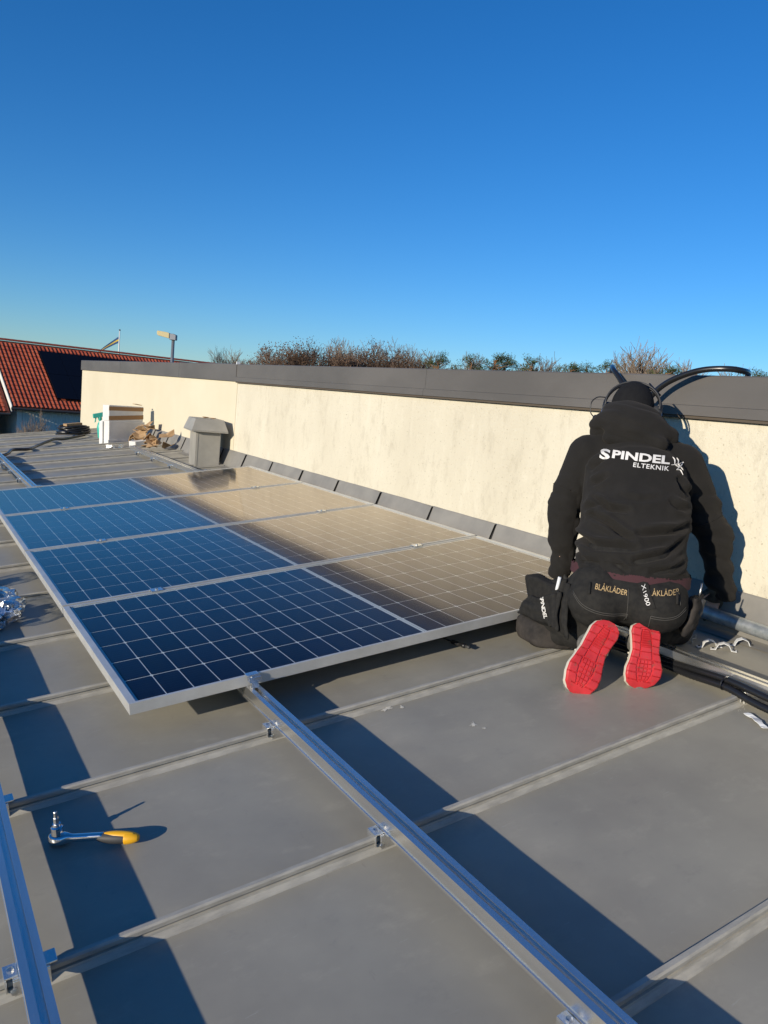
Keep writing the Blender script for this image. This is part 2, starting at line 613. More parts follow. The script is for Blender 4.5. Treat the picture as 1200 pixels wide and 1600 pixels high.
# flashing sheets, one for each roof sheet
FB = (RM @ Vector((2.195, 0, RZ + .004)))
FT = Vector((WX - .006, 0, .318))
um = MB()
um.prism([(FB.x - .006, FB.z + .0065), (FT.x + .0015, FT.z - .006), (FT.x + .004, FT.z - .006), (FT.x + .004, FB.z + .0065)], 'Y', YW0 + .1, YF + .2)
um.build('slit_shade_strip', M_slit_shade, wo_)  # added dark strip: paints the slits between flashing sheets as shaded voids
for k in range(-8, 19):
    y0 = 1.089 + k * .605
    y1 = y0 + .605
    if y0 < YW0 or y1 > YF + .3:
        continue
    rv = random.Random(k + 50)
    m = MB()
    lift = .010 + .004 * rv.random()
    vs, fs = [], []
    ny = 5
    for j in range(ny + 1):
        t = j / ny
        y = y0 + (y1 - y0) * t
        off = lift * ((1 - t) ** 4) + .0035
        bulge = .004 * math.sin(PI * t) * rv.uniform(.4, 1)
        edge = t ** 8 - (1 - t) ** 8                # the ends taper apart towards the roof
        prof = [(FB.x - .075, roofz(FB.x - .075) + .0045), (FB.x - .012 - off * .4, FB.z + .003), (FB.x - off * .6, FB.z + .016),
                ((FB.x + FT.x) / 2 - off - bulge, (FB.z + FT.z) / 2), (FT.x - off, FT.z - .004), (FT.x - off * .5 + .004, FT.z + .001 + .002 * rv.random())]
        for (a, b) in prof:
            vs.append((a, y - edge * (.0015 + .0065 * (1 - min(1, max(0, (b - FB.z) / .19)))) + .010 * (b - FB.z) / .2, b))
        for (a, b) in prof:
            vs.append((a + .0016, y - edge * (.0015 + .0065 * (1 - min(1, max(0, (b - FB.z) / .19)))) + .010 * (b - FB.z) / .2, b - .0012))
    q = 12
    for j in range(ny):
        for i in range(5):
            fs.append((j * q + i, j * q + i + 1, (j + 1) * q + i + 1, (j + 1) * q + i))
            fs.append((j * q + 6 + i, (j + 1) * q + 6 + i, (j + 1) * q + 6 + i + 1, j * q + 6 + i + 1))
        fs.append((j * q + 5, j * q + 11, (j + 1) * q + 11, (j + 1) * q + 5))
        fs.append((j * q, (j + 1) * q, (j + 1) * q + 6, j * q + 6))
    for j in (0, ny):
        for i in range(5):
            fs.append((j * q + i, j * q + 6 + i, j * q + 6 + i + 1, j * q + i + 1))
    m.add(vs, fs).build('flashing_sheet', M_flash, wo_)

# ------------------------------------------------------------------ mounting rails
RT, RB = -.0355, -.0805            # rail top and bottom in the roof frame


def rail(xc, y0, y1, label):
    w2 = .0205
    pr = [(-w2, 0), (-w2, .006), (-w2 + .003, .0075), (-w2 + .003, .0165), (-w2, .018), (-w2, .045), (-.0065, .045), (-.0065, .0425), (-.011, .041), (-.011, .033),
          (.011, .033), (.011, .041), (.0065, .0425), (.0065, .045), (w2, .045), (w2, .018), (w2 - .003, .0165), (w2 - .003, .0075), (w2, .006), (w2, 0)]
    m = MB()
    m.prism(pr, 'Y', 0, y1 - y0)
    o = m.build('mounting_rail', M_alu)
    o.matrix_world = on_roof(xc, y0, RB)
    return tag(o, label, 'rail')


X_MID, X_RIGHT, X_LEFT = .375, 1.705, -.378
rail(X_MID, -3.3, 7.05, 'long aluminium mounting rail running out from under the solar panels past their end clamp')
rail(X_RIGHT, -4.2, 6.75, 'aluminium mounting rail passing beneath the kneeling worker beside black conduits')
rail(X_LEFT, -3.3, 3.4, 'aluminium mounting rail lying beside the ratchet, carrying no panel')


def seam_clamp():
    root = empty('seam_clamp', Matrix())
    m = MB()
    h = RB - RZ                                     # 0.04 up to the rail
    # two jaws gripping the seam with a top plate
    m.box(-.031, .031, -.021, -.0155, .004, h - .0050)
    m.box(-.031, .031, .0155, .021, .004, h - .0050)
    m.box(-.031, .031, -.021, .021, h - .005, h - .0008)
    m.build('jaw', M_alu, root, bevel=.0012)
    b = MB()
    b.lathe((-.03, -.021, .018), [(.0055, 0), (.0065, .001), (.0065, .006), (.003, .007)], 6, (0, -1, 0))
    b.build('bolt', M_steel, root)
    t = MB()
    t.box(-.044, -.0215, -.017, .017, h - .0005, h + .0035)
    t.box(-.044, -.0405, -.017, .017, .012, h - .0006)
    t.build('bracket', M_alu, root, bevel=.001)
    t = MB()
    t.box(.0215, .044, -.017, .017, h - .0005, h + .0035)
    t.build('bracket', M_alu, root, bevel=.001)
    h2 = MB()
    h2.lathe((-.032, 0, h + .0036), [(.0062, 0), (.0062, .003), (.0035, .004)], 6, (0, 0, 1))
    h2.build('bolt', M_steel, root)
    return root


proto = seam_clamp()
first = True
_far = ['first', 'second', 'third', 'fourth']
for xc, ks, grp in ((X_MID, (1, 0, -1, 9, 10, 11, 12), 'seam clamps of the long panel rail'),
                    (X_RIGHT, (1, 0, -1, 9, 10, 11, 12), 'seam clamps of the conduit rail'),
                    (X_LEFT, (1, 0, -1), 'seam clamps of the empty rail')):
    for i, k in enumerate(ks):
        o = proto if first else copy_tree(proto)
        first = False
        o.matrix_world = on_roof(xc, seam_y(k), RZ)
        if xc == X_LEFT:
            lab = 'empty rail seam clamp at the %s the ratchet' % ('seam beyond', 'first seam before', 'second seam before')[i]
        elif i < 3:
            lab = 'seam clamp of the %s rail, %s seam out from the panels' % ('long bare' if xc == X_MID else 'conduit', _far[i])
        else:
            lab = 'seam clamp of the %s, %s seam past the far panel' % ('rail crossed by black cable' if xc == X_MID else 'rail ending near scraps', _far[i - 3])
        tag(o, lab, 'clamp', grp)

# ------------------------------------------------------------------ solar panels
PL, PW, PG, PT = 2.094, 1.038, .020, .035
NXC, NYC = 12, 6
mxe, mye, cg = .031, .0165, .017
px_ = (PL - 2 * mxe - cg) / 24
py_ = (PW - 2 * mye) / 6
cw, ch = px_ - .0038, py_ - .0044


def make_panel():
    root = empty('solar_panel', Matrix())
    fr = MB()
    # hollow frame: outer walls and top lips
    fr.box(0, PL, 0, .010, 0, PT)
    fr.box(0, PL, PW - .010, PW, 0, PT)
    fr.box(0, .022, .0101, PW - .0101, PT - .004, PT)
    fr.box(0, .003, .0101, PW - .0101, 0, PT - .0041)
    fr.box(PL - .022, PL, .0101, PW - .0101, PT - .004, PT)
    fr.box(PL - .003, PL, .0101, PW - .0101, 0, PT - .0041)
    fr.build('frame', M_frame, root, bevel=.0007)
    bs = MB()
    bs.box(.0035, PL - .0035, .0105, PW - .0105, PT - .012, PT - .0072)
    back = bs.build('backsheet', M_back, root)
    cx, cy, c = cw / 2, ch / 2, .0050
    oc = [(-cx + c, -cy), (cx - c, -cy), (cx, -cy + c), (cx, cy - c), (cx - c, cy), (-cx + c, cy), (-cx, cy - c), (-cx, -cy + c)]
    cm = MB()
    cm.prism(oc, 'Z', 0, .0005)
    c0 = None
    for i in range(24):
        x = mxe + px_ * (i + .5) + (cg if i >= 12 else 0)
        for j in range(6):
            y = mye + py_ * (j + .5)
            if c0 is None:
                c0 = o = cm.build('cell', M_cell, back)
            else:
                o = c0.copy()
                COL.objects.link(o)
            o.location = (x, y, PT - .0070)
    rb = MB()
    rb.box(PL / 2 - .0028, PL / 2 + .0028, .02, PW - .02, PT - .0070, PT - .0066)
    rb.build('ribbon', M_frame, back)
    pn = MB()
    pn.box(.0225, PL - .0225, .0105, PW - .0105, PT - .0062, PT - .0030)
    pn.build('glass_pane', M_pane, root)
    jb = MB()
    for q in (.25, .5, .75):
        jb.box(PL / 2 - .04, PL / 2 + .04, PW * q - .03, PW * q + .03, PT - .028, PT - .0125)
    jb.build('junction_box', M_black, root)
    return root


pproto = make_panel()
plabs = ['dark blue solar panel with its bare frame edge and end clamp facing the open roof',
         'solar panel second from the end clamp, between two other panels',
         'solar panel third from the end clamp, between two other panels',
         'solar panel in front of the grey metal vent, mirroring it']
for k in range(4):
    o = pproto if k == 0 else copy_tree(pproto)
    o.matrix_world = on_roof(0, k * (PW + PG), -PT)
    tag(o, plabs[k], 'solar panel', 'solar panels laid in a row along the wall')


def mid_clamp():
    m = MB()
    m.box(-.025, .025, -.0215, .0215, .0006, .0036)
    m.box(-.025, .025, -.008, -.005, -.035, .0004)
    m.box(-.025, .025, .005, .008, -.035, .0004)
    r = m.build('mid_clamp', M_alu, bevel=.0006)
    b = MB()
    b.lathe((0, 0, .0037), [(.0065, 0), (.0065, .005), (.003, .005)], 12)
    b.build('bolt', M_steel, r)
    return r


mc = None
for k in (1, 2, 3):
    for xc in (X_MID, X_RIGHT):
        if mc is None:
            o = mc = mid_clamp()
        else:
            o = copy_tree(mc)
        o.matrix_world = on_roof(xc, k * (PW + PG) - PG / 2, 0)
        tag(o, 'small clamp between %s panels from the end clamp, %s' % (('first and second', 'second and third', 'third and fourth')[k - 1], 'above the long rail' if xc == X_MID else 'nearer the wall'), 'clamp', 'clamps between the panels')


def end_clamp(x, y, flip, lab):
    r = empty('end_clamp', on_roof(x, y, RT) @ Matrix.Rotation(PI if flip else 0, 4, 'Z'))
    m = MB()
    m.box(-.020, .020, -.012, .0115, .0362, .0400)          # top claw reaching over the frame
    m.box(-.020, .020, -.0125, -.009, .0220, .0361)
    m.box(-.020, .020, -.0300, -.0126, .0220, .0258)
    m.box(-.020, .020, -.0300, -.0262, .0259, .0380)
    m.build('claw', M_alu, r, bevel=.0008)
    m = MB()
    m.box(-.011, .011, -.027, -.0225, .0005, .0219)
    m.box(-.011, .011, -.016, -.0115, .0005, .0219)
    m.build('foot', M_alu, r, bevel=.0006)
    m = MB()
    m.lathe((0, -.0195, .0005), [(.0032, 0), (.0032, .0255), (.0065, .0256), (.0065, .0320), (.003, .0322)], 10)
    m.build('bolt', M_steel, r)
    return tag(r, lab, 'clamp')


end_clamp(X_MID, -.001, False, 'aluminium end clamp hooked over the front frame edge of a solar panel')
end_clamp(X_RIGHT, -.001, False, 'aluminium end clamp on the panel edge behind the kneeling worker')
end_clamp(X_MID, 4 * PW + 3 * PG + .001, True, 'end clamp on the far frame edge above the thin black cable')
end_clamp(X_RIGHT, 4 * PW + 3 * PG + .001, True, 'end clamp on the far frame edge beside the metal vent')

# ------------------------------------------------------------------ roof vent
ventm = RM @ Matrix.Translation((2.06, 5.33, RZ))
vb = (RM @ Vector((2.045, 5.33, RZ)))
vent = empty('roof_vent', Matrix.Translation((vb.x, vb.y, vb.z)) @ Matrix.Rotation(math.radians(-8), 4, 'Z'))
tag(vent, 'grey sheet metal roof vent with a sloped hood standing against the cream wall', 'vent')
m = MB()
m.box(-.118, .118, -.165, .165, -.05, .385)
m.build('body', M_vent, vent, bevel=.004)
m = MB()
for a, b, z0, z1 in ((.185, .225, .345, .352), ):
    pass
lo, hi = (.178, .222), (.138, .178)
z0, z1 = .350, .462
vs = [(-lo[0], -lo[1], z0), (lo[0], -lo[1], z0), (lo[0], lo[1], z0), (-lo[0], lo[1], z0),
      (-hi[0], -hi[1], z1), (hi[0], -hi[1], z1), (hi[0], hi[1], z1), (-hi[0], hi[1], z1)]
m.add(vs, [(3, 2, 1, 0), (4, 5, 6, 7), (0, 1, 5, 4), (1, 2, 6, 5), (2, 3, 7, 6), (3, 0, 4, 7)])
m.box(-lo[0], lo[0], -lo[1], lo[1], z0 - .012, z0 - .0005)
hood_o = m.build('hood', M_vent, vent, bevel=.004)
m = MB()
m.box(-.16, .16, -.21, .21, .0, .012)
fl = m.build('foot_flange', M_vent, vent)
fl.rotation_euler = (0, -TH, 0)
m = MB()
m.box(-.121, -.1185, -.168, -.150, .0, .335)
m.box(-.1180, -.100, -.1685, -.1655, .0, .335)
m.build('corner_fold', M_vent, vent)

# dry leaf on the vent hood
M_leaf = noisy(mat('dry_leaf', (.42, .2, .05), .8), (.30, .13, .03), (.55, .30, .09), 30)


def leaf_obj(loc, rz, size, label):
    m = MB()
    vs, fs = [], []
    n = 7
    for i in range(n):
        t = i / (n - 1)
        wv = math.sin(PI * min(1, t * 1.02)) ** .7 * .32 + .01
        for sgn, lift in ((-1, .22), (0, 0), (1, .30)):
            vs.append((size * (t - .5), sgn * wv * size, size * (.02 + lift * abs(sgn) * wv + .25 * (t - .5) ** 2)))
    for i in range(n - 1):
        for j in range(2):
            a = i * 3 + j
            fs.append((a, a + 3, a + 4, a + 1))
    o = m.add(vs, fs).build('leaf', M_leaf, None, smooth=True)
    md = o.modifiers.new('thick', 'SOLIDIFY')
    md.thickness = .0015
    o.matrix_world = Matrix.Translation(loc) @ Matrix.Rotation(rz, 4, 'Z')
    return tag(o, label, 'leaf', 'dry leaves')


leaf_obj((vb.x - .01, vb.y - .02, vb.z + .465), .6, .10, 'curled brown leaf lying on top of the metal vent')
leaf_obj((vb.x + .05, vb.y - .05, vb.z + .465), 2.2, .07, 'small brown leaf beside a larger one on the vent')

# ------------------------------------------------------------------ white carton with tape
bx = empty('taped_carton', RM @ Matrix.Translation((1.66, 7.64, RZ)) @ Matrix.Rotation(math.radians(19), 4, 'Z') @ Matrix.Rotation(TH * .9, 4, 'Y'))
tag(bx, 'white cardboard carton closed with two brown tape strips, leaning by the wall', 'box')
m = MB()
m.box(.0, .50, .02, .20, .0, .30)
m.build('carton_body', M_white, bx, bevel=.006)
m = MB()
m.box(.015, .495, .05, .19, .3005, .49)
m.build('lid', M_white, bx, bevel=.006)
m = MB()
m.box(-.02, .505, .0, .018, -.0, .07)
m.build('bottom_flap', M_white, bx, bevel=.004)
m = MB()
m.obox((.255, .0485, .452), (.241, 0, .004), (0, .0012, 0), (0, 0, .024))
m.build('tape_strip', M_tape, bx)
m = MB()
m.obox((.255, .0485, .345), (.241, 0, .014), (0, .0012, 0), (0, 0, .026))
m.build('tape_strip', M_tape, bx)
m = MB()
m.obox((.46, .13, .515), (.05, 0, -.006), (0, .03, .0), (0, .0, .003))
m.build('open_flap', M_card, bx)
m = MB()
m.box(-.022, -.006, .13, .20, .0, .29)
tb = m.build('packaging_sheet', M_white, None, bevel=.004)
tb.matrix_world = bx.matrix_world.copy()
tag(tb, 'thin white packaging sheet standing against the side of the taped carton', 'packaging')

# spray bottle
sb = empty('spray_bottle', on_roof(1.78, 8.62))
tag(sb, 'teal plastic spray bottle standing beside the white carton', 'bottle')
m = MB()
m.lathe((0, 0, 0), [(.045, 0), (.050, .01), (.050, .14), (.036, .19), (.018, .215), (.018, .235)], 18)
m.build('bottle', M_teal, sb, smooth=True)
m = MB()
m.lathe((0, 0, .236), [(.024, 0), (.026, .03), (.02, .05)], 14)
m.obox((-.02, 0, .30), (.065, 0, .008), (0, .022, 0), (0, 0, .028))
m.obox((-.055, 0, .255), (.008, 0, .004), (0, .010, 0), (.012, 0, .045))
m.build('spray_head', M_teal, sb, bevel=.004)

# ------------------------------------------------------------------ cables on the roof
def cable(name, pts, r, label, mt=M_rubber, n=8, seg=8, cat='cable', roofspace=True, ribs=0):
    pp = smooth_path([Vector(q) for q in pts], seg)
    if ribs:
        # resample evenly and ripple the radius
        P2, acc = [pp[0]], 0
        for a, b in zip(pp[:-1], pp[1:]):
            d = (b - a).length
            k = max(1, int(d / ribs))
            P2 += [a.lerp(b, (i + 1) / k) for i in range(k)]
        pp = P2
        rad = [r * (1.0 if i % 2 else .86) for i in range(len(pp))]
    else:
        rad = r
    o0 = pp[0].copy()
    m = MB().tube([q - o0 for q in pp], rad, n)
    o = m.build(name, mt, None, smooth=True)
    o.matrix_world = (RM if roofspace else Matrix()) @ Matrix.Translation(o0)
    return tag(o, label, cat)


zc = RZ + .034
cable('power_cable', [(-.3, 6.75, zc), (.398, 7.117, zc), (.57, 7.513, zc + .012), (.747, 7.587, zc), (.898, 7.919, zc), (1.139, 8.302, zc + .02), (1.279, 8.454, zc), (1.475, 8.666, zc), (1.60, 8.80, zc)],
      .017, 'thick black cable snaking over the seams to the coiled cable')
cable('thin_cable', [(.30, 7.2, zc), (.351, 6.674, zc), (.33, 6.2, zc - .02), (.356, 5.932, zc), (.36, 5.4, zc - .022), (.374, 5.0, zc), (.36, 4.4, zc - .02), (.45, 3.9, zc)], .009,
      'thin black cable running along the rail and under the far solar panel')
coil = empty('cable_coil', on_roof(1.50, 9.05, RZ + .03))
tag(coil, 'coiled black cable lying at the far edge of the metal roof', 'cable')
rr = random.Random(3)
for i in range(5):
    R0, z0 = .21 - .012 * i + .02 * rr.random(), .022 + .021 * i
    cxx, cyy = .03 * rr.uniform(-1, 1), .03 * rr.uniform(-1, 1)
    pts = [(cxx + R0 * math.cos(t), cyy + R0 * .9 * math.sin(t), z0 + .01 * math.sin(2 * t + i)) for t in [2 * PI * k / 28 for k in range(29)]]
    MB().tube(pts, .014, 8).build('loop', M_rubber, coil, smooth=True)
m = MB()
m.lathe((-.19, -.12, .05), [(.026, 0), (.03, .01), (.03, .08), (.022, .10), (.022, .14)], 12, (.6, -.8, 0))
m.build('plug', M_black, coil, smooth=True)
m = MB()
m.box(-.10, .12, -.05, .05, .12, .150)
cf = m.build('cardboard_piece', M_card, None)
cf.matrix_world = on_roof(1.50, 9.05, RZ + .03, .3)
tag(cf, 'flat tan cardboard piece resting on the coiled black cable', 'cardboard')

# torn cardboard beside the wall
def scrap(x, y, z, rz, sx, sy, tilt, seed, label, dark=False):
    r = random.Random(seed)
    n = 7
    ring = []
    for i in range(n):
        a = 2 * PI * i / n
        q = r.uniform(.75, 1.1)
        ring.append((sx * q * math.cos(a), sy * q * math.sin(a)))
    vs = [(a, b, .035 * (a / sx) ** 2 + .02 * r.uniform(-1, 1)) for a, b in ring] + [(0, 0, 0.0)]
    fs = [(i, (i + 1) % n, n) for i in range(n)]
    o = MB().add(vs, fs).build('cardboard_scrap', M_card)
    md = o.modifiers.new('thick', 'SOLIDIFY')
    md.thickness = .006
    o.matrix_world = on_roof(x, y, z, rz) @ Matrix.Rotation(tilt, 4, 'X') @ Matrix.Rotation(r.uniform(-.35, .35), 4, 'Y')
    return tag(o, label, 'cardboard', 'torn cardboard scraps by the wall')


rr = random.Random(11)
for i in range(9):
    scrap(2.02 + .11 * rr.uniform(-1, 1), 7.45 + .16 * rr.uniform(-1, 1), RZ + .05 + .022 * i, rr.uniform(0, 6), rr.uniform(.07, .13), rr.uniform(.05, .09), rr.uniform(-.9, .9), i, 'torn brown cardboard scrap piled next to the white carton')
for i in range(9):
    scrap(1.99 + .12 * rr.uniform(-1, 1), 6.72 + .15 * rr.uniform(-1, 1), RZ + .045 + .015 * i, rr.uniform(0, 6), rr.uniform(.06, .12), rr.uniform(.05, .09), rr.uniform(-.8, .8), 40 + i, 'torn brown cardboard scrap in the pile between vent and carton')
m = MB()
m.box(-.15, .10, -.07, .07, 0, .07)
sbx = m.build('open_carton', M_white, None, bevel=.003)
sbx.matrix_world = on_roof(1.98, 7.30, RZ + .004, .3)
tag(sbx, 'small low white carton under the torn cardboard', 'box')
for i, (x, y, a) in enumerate(((1.66, 7.22, .3), (1.73, 7.32, 1.2), (1.80, 7.12, 2.2), (1.60, 7.36, .9))):
    m = MB()
    m.box(-.05, .05, -.02, .02, 0, .006)
    m.box(-.05, -.044, -.02, .02, .0061, .04)
    m.box(.02, .026, -.02, .02, .0061, .03)
    o = m.build('loose_bracket', M_alu, None)
    o.matrix_world = on_roof(x, y, RZ + .008, a)
    tag(o, 'loose aluminium bracket dropped near the far end of the rail', 'bracket', 'loose brackets at the rail end')

# ------------------------------------------------------------------ plastic bag of clamps
M_film = bpy.data.materials.new('clear_film')
M_film.use_nodes = True
M_film.node_tree.nodes.clear()
_o = N(M_film, 'ShaderNodeOutputMaterial')
_t = N(M_film, 'ShaderNodeBsdfTransparent')
_t.inputs[0].default_value = (.93, .95, .97, 1)
_g = N(M_film, 'ShaderNodeBsdfGlossy')
_g.inputs['Roughness'].default_value = .08
_x = N(M_film, 'ShaderNodeMixShader')
_l = N(M_film, 'ShaderNodeLayerWeight')
_l.inputs[0].default_value = .35
L(M_film, _l.outputs['Facing'], _x.inputs[0])
L(M_film, _t.outputs[0], _x.inputs[1])
L(M_film, _g.outputs[0], _x.inputs[2])
L(M_film, _x.outputs[0], _o.inputs[0])


def bag(x, y, sx, sy, sz, seed, label, cnt, glabel):
    m = MB()
    m.ell((0, 0, sz * .55), ((sx, 0, 0), (0, sy, 0), (0, 0, sz * .6)), 28, 18)
    vs = []
    for v in m.v:
        p = Vector(v)
        d = noise.noise(Vector((p.x * 22 + seed, p.y * 22, p.z * 22))) * .020 + noise.noise(Vector((p.x * 55, p.y * 55 + seed, p.z * 55))) * .009
        q = p + (p - Vector((0, 0, sz * .5))).normalized() * d
        q.z = max(q.z, .004)
        vs.append(tuple(q))
    m.v = vs
    o = m.build('plastic_bag', M_film)
    o.matrix_world = on_roof(x, y, RZ + .006)
    tag(o, label, 'bag')
    r = random.Random(seed)
    for i in range(cnt):
        a = r.uniform(0, 2 * PI)
        q = math.sqrt(r.random()) * .66
        m = MB()
        m.box(-.022, .022, -.016, .016, 0, .004)
        m.box(-.022, .022, -.016, -.012, .0041, .028)
        m.box(-.022, .022, .012, .016, .0041, .018)
        c = m.build('loose_clamp', M_alu)
        c.matrix_world = on_roof(x + sx * q * math.cos(a), y + sy * q * math.sin(a), RZ + .012 + r.random() * sz * .62 * (1 - q * .8)) @ Matrix.Rotation(r.uniform(0, 6), 4, 'Z') @ Matrix.Rotation(r.uniform(-1.4, 1.4), 4, 'X') @ Matrix.Rotation(r.uniform(-1, 1), 4, 'Y')
        tag(c, glabel, 'clamp', glabel)


bag(-.215, 1.38, .115, .19, .105, 5, 'clear plastic bag full of aluminium clamps lying beside the panel frame', 26, 'spare aluminium clamp inside the clear plastic bag by the panel')
bag(-.225, 1.97, .085, .10, .085, 9, 'small clear plastic bag of clamps behind the bigger bag', 8, 'spare aluminium clamp inside the smaller plastic bag')

# ------------------------------------------------------------------ ratchet
rt = empty('ratchet', on_roof(-.2655, -.392, RZ + .004, math.atan2(-.104, .152)))
tag(rt, 'ratchet with yellow and grey grip and a bit standing up, lying on the roof', 'ratchet')
m = MB()
sec = []
for i in range(25):
    t = i / 24
    x = -.019 + t * .125
    if t < .38:
        wv = .0185 * math.sqrt(max(.02, 1 - ((t - .16) / .185) ** 2)) if t < .22 else .0185 - (.0185 - .0085) * min(1, (t - .22) / .14)
    else:
        wv = .0085
    hz = .0115 if t < .32 else .0115 - .0035 * min(1, (t - .32) / .1)
    zc_ = .012 + .010 * max(0, t - .25)
    ring = []
    for k in range(14):
        a = 2 * PI * k / 14
        ca, sa = math.cos(a), math.sin(a)
        ring.append((x, wv * math.copysign(abs(ca) ** .55, ca), zc_ + hz * math.copysign(abs(sa) ** .55, sa)))
    sec.append(ring)
vs = [q for r_ in sec for q in r_]
fs = [(i * 14 + k, i * 14 + (k + 1) % 14, (i + 1) * 14 + (k + 1) % 14, (i + 1) * 14 + k) for i in range(24) for k in range(14)]
fs += [tuple(range(14))[::-1], tuple(range(24 * 14, 25 * 14))]
m.add(vs, fs)
m.build('shank', M_chrome, rt, smooth=True)


def grip(m, x0, x1, f):
    n = 16
    vs, fs = [], []
    for i in range(n + 1):
        t = i / n
        x = x0 + (x1 - x0) * t
        wv, hv, zc_ = f(t)
        for k in range(16):
            a = 2 * PI * k / 16
            vs.append((x, wv * math.cos(a), zc_ + hv * math.sin(a)))
    fs = [(i * 16 + k, i * 16 + (k + 1) % 16, (i + 1) * 16 + (k + 1) % 16, (i + 1) * 16 + k) for i in range(n) for k in range(16)]
    fs += [tuple(range(16))[::-1], tuple(range(n * 16, (n + 1) * 16))]
    return m.add(vs, fs)


grip(MB(), .092, .186, lambda t: (.0155 * (math.sin(PI * min(.97, t * .93 + .07)) ** .45), .0135 * (math.sin(PI * min(.97, t * .93 + .07)) ** .45), .0165)).build('grip_shell', M_greygrip, rt, smooth=True)
grip(MB(), .108, .180, lambda t: (.0100 * math.sin(PI * (t * .94 + .03)) ** .4, .0075 * math.sin(PI * (t * .94 + .03)) ** .4, .0245)).build('grip_inlay', M_yellow, rt, smooth=True)
grip(MB(), .158, .1885, lambda t: (.0162 * math.cos(t * 1.35) ** .5, .0142 * math.cos(t * 1.35) ** .5, .0165)).build('grip_end', M_yellow, rt, smooth=True)
m = MB()
m.lathe((0, 0, .0238), [(.0135, 0), (.0135, .010), (.0125, .0105), (.0135, .011), (.0135, .018), (.010, .021), (.0095, .026)], 18)
m.build('socket', M_chrome, rt, smooth=False)
m = MB()
m.lathe((0, 0, .0499), [(.0062, 0), (.0062, .014), (.0045, .016), (.0042, .028), (.003, .030)], 6)
m.build('bit', M_steel, rt)

# ------------------------------------------------------------------ conduits, pipe and clips by the wall
zc = RZ + .020
cable('corrugated_conduit', [(1.55, .35, zc), (1.60, .1, zc), (1.650, -.30, zc + .014), (1.668, -.50, zc + .012), (1.668, -.62, zc + .012), (1.662, -.76, zc + .022), (1.652, -.90, zc + .01), (1.64, -1.2, zc + .012), (1.63, -1.7, zc + .012), (1.62, -2.4, zc + .016), (1.60, -3.4, zc + .014), (1.58, -4.4, zc + .012)],
      .0125, 'corrugated black conduit strapped along the rail behind the worker', n=10, seg=20, cat='conduit', ribs=.0035)
cable('smooth_conduit', [(1.62, .30, zc), (1.655, -.2, zc + .03), (1.678, -.50, zc + .022), (1.681, -.62, zc + .030), (1.6765, -.76, zc + .040), (1.672, -.90, zc + .034), (1.668, -1.2, zc + .02), (1.662, -1.7, zc + .018), (1.655, -2.4, zc + .02), (1.64, -3.4, zc + .016), (1.62, -4.4, zc + .012)],
      .0115, 'smooth shiny black conduit lying between rail and corrugated conduit', n=12, seg=12, cat='conduit')
m = MB()
ring = []
for t in range(25):
    a = 2 * PI * t / 24
    ring.append((.026 * math.cos(a), .0, .020 * math.sin(a)))
m.tube(ring, .0028, 6)
o = m.build('cable_tie', M_black)
o.matrix_world = on_roof(1.668, -.752, zc + .031)
tag(o, 'black cable tie binding the two conduits at a seam', 'cable tie')

pa, pb = Vector((2.168, -.16, -.052)), Vector((2.085, -3.10, -.090))
m = MB()
d = (pb - pa)
m.tube([Vector(), d * .2, d * .4, d * .7, d], .0265, 20, cap=False)
m.tube([Vector() , d * .5, d], .0235, 20, cap=False)
o = m.build('steel_pipe', M_zinc, None, smooth=True, fix=False)
o.matrix_world = RM @ Matrix.Translation(pa)
tag(o, 'galvanised steel pipe held by the worker along the flashing', 'pipe')


def pipe_clip(x, y, rz, label):
    m = MB()
    pts = [(-.045, 0, 0), (-.027, 0, 0), (-.025, 0, .008), (-.018, 0, .020), (0, 0, .027), (.018, 0, .020), (.025, 0, .008), (.027, 0, 0), (.045, 0, 0)]
    vs, fs = [], []
    for (a, _, c) in pts:
        for yv in (-.010, .010):
            vs.append((a, yv, c + .002))
    for i in range(len(pts) - 1):
        fs.append((i * 2, i * 2 + 1, i * 2 + 3, i * 2 + 2))
    o = m.add(vs, fs).build('pipe_clip', M_whiteplastic)
    md = o.modifiers.new('thick', 'SOLIDIFY')
    md.thickness = .0022
    s = MB()
    s.lathe((.036, 0, .0032), [(.004, 0), (.004, .002), (.002, .003)], 8)
    s.build('screw', M_black, o)
    s = MB()
    s.lathe((-.036, 0, .0032), [(.004, 0), (.004, .002), (.002, .003)], 8)
    s.build('screw', M_black, o)
    o.matrix_world = on_roof(x, y, RZ + .003, rz)
    tag(o, label, 'clip', 'pipe clips on the roof by the wall')


pipe_clip(2.000, -.455, 2.5, 'white pipe clip lying in the middle of three on the roof')
pipe_clip(2.015, -.505, 2.2, 'white pipe clip with its feet towards the conduits, beside two others')
pipe_clip(2.11, -.515, -.75, 'white pipe clip lying closest to the wall flashing')
m = MB()
m.tube(smooth_path([(0, 0, .004), (.03, .008, .008), (.06, .004, .004), (.09, .014, .004)], 6), .0028, 6)
o = m.build('wire_offcut', M_zinc, None, smooth=True)
o.matrix_world = on_roof(1.975, -.40, RZ + .002, .35)
tag(o, 'short pale wire offcut lying next to the pipe clips', 'wire')
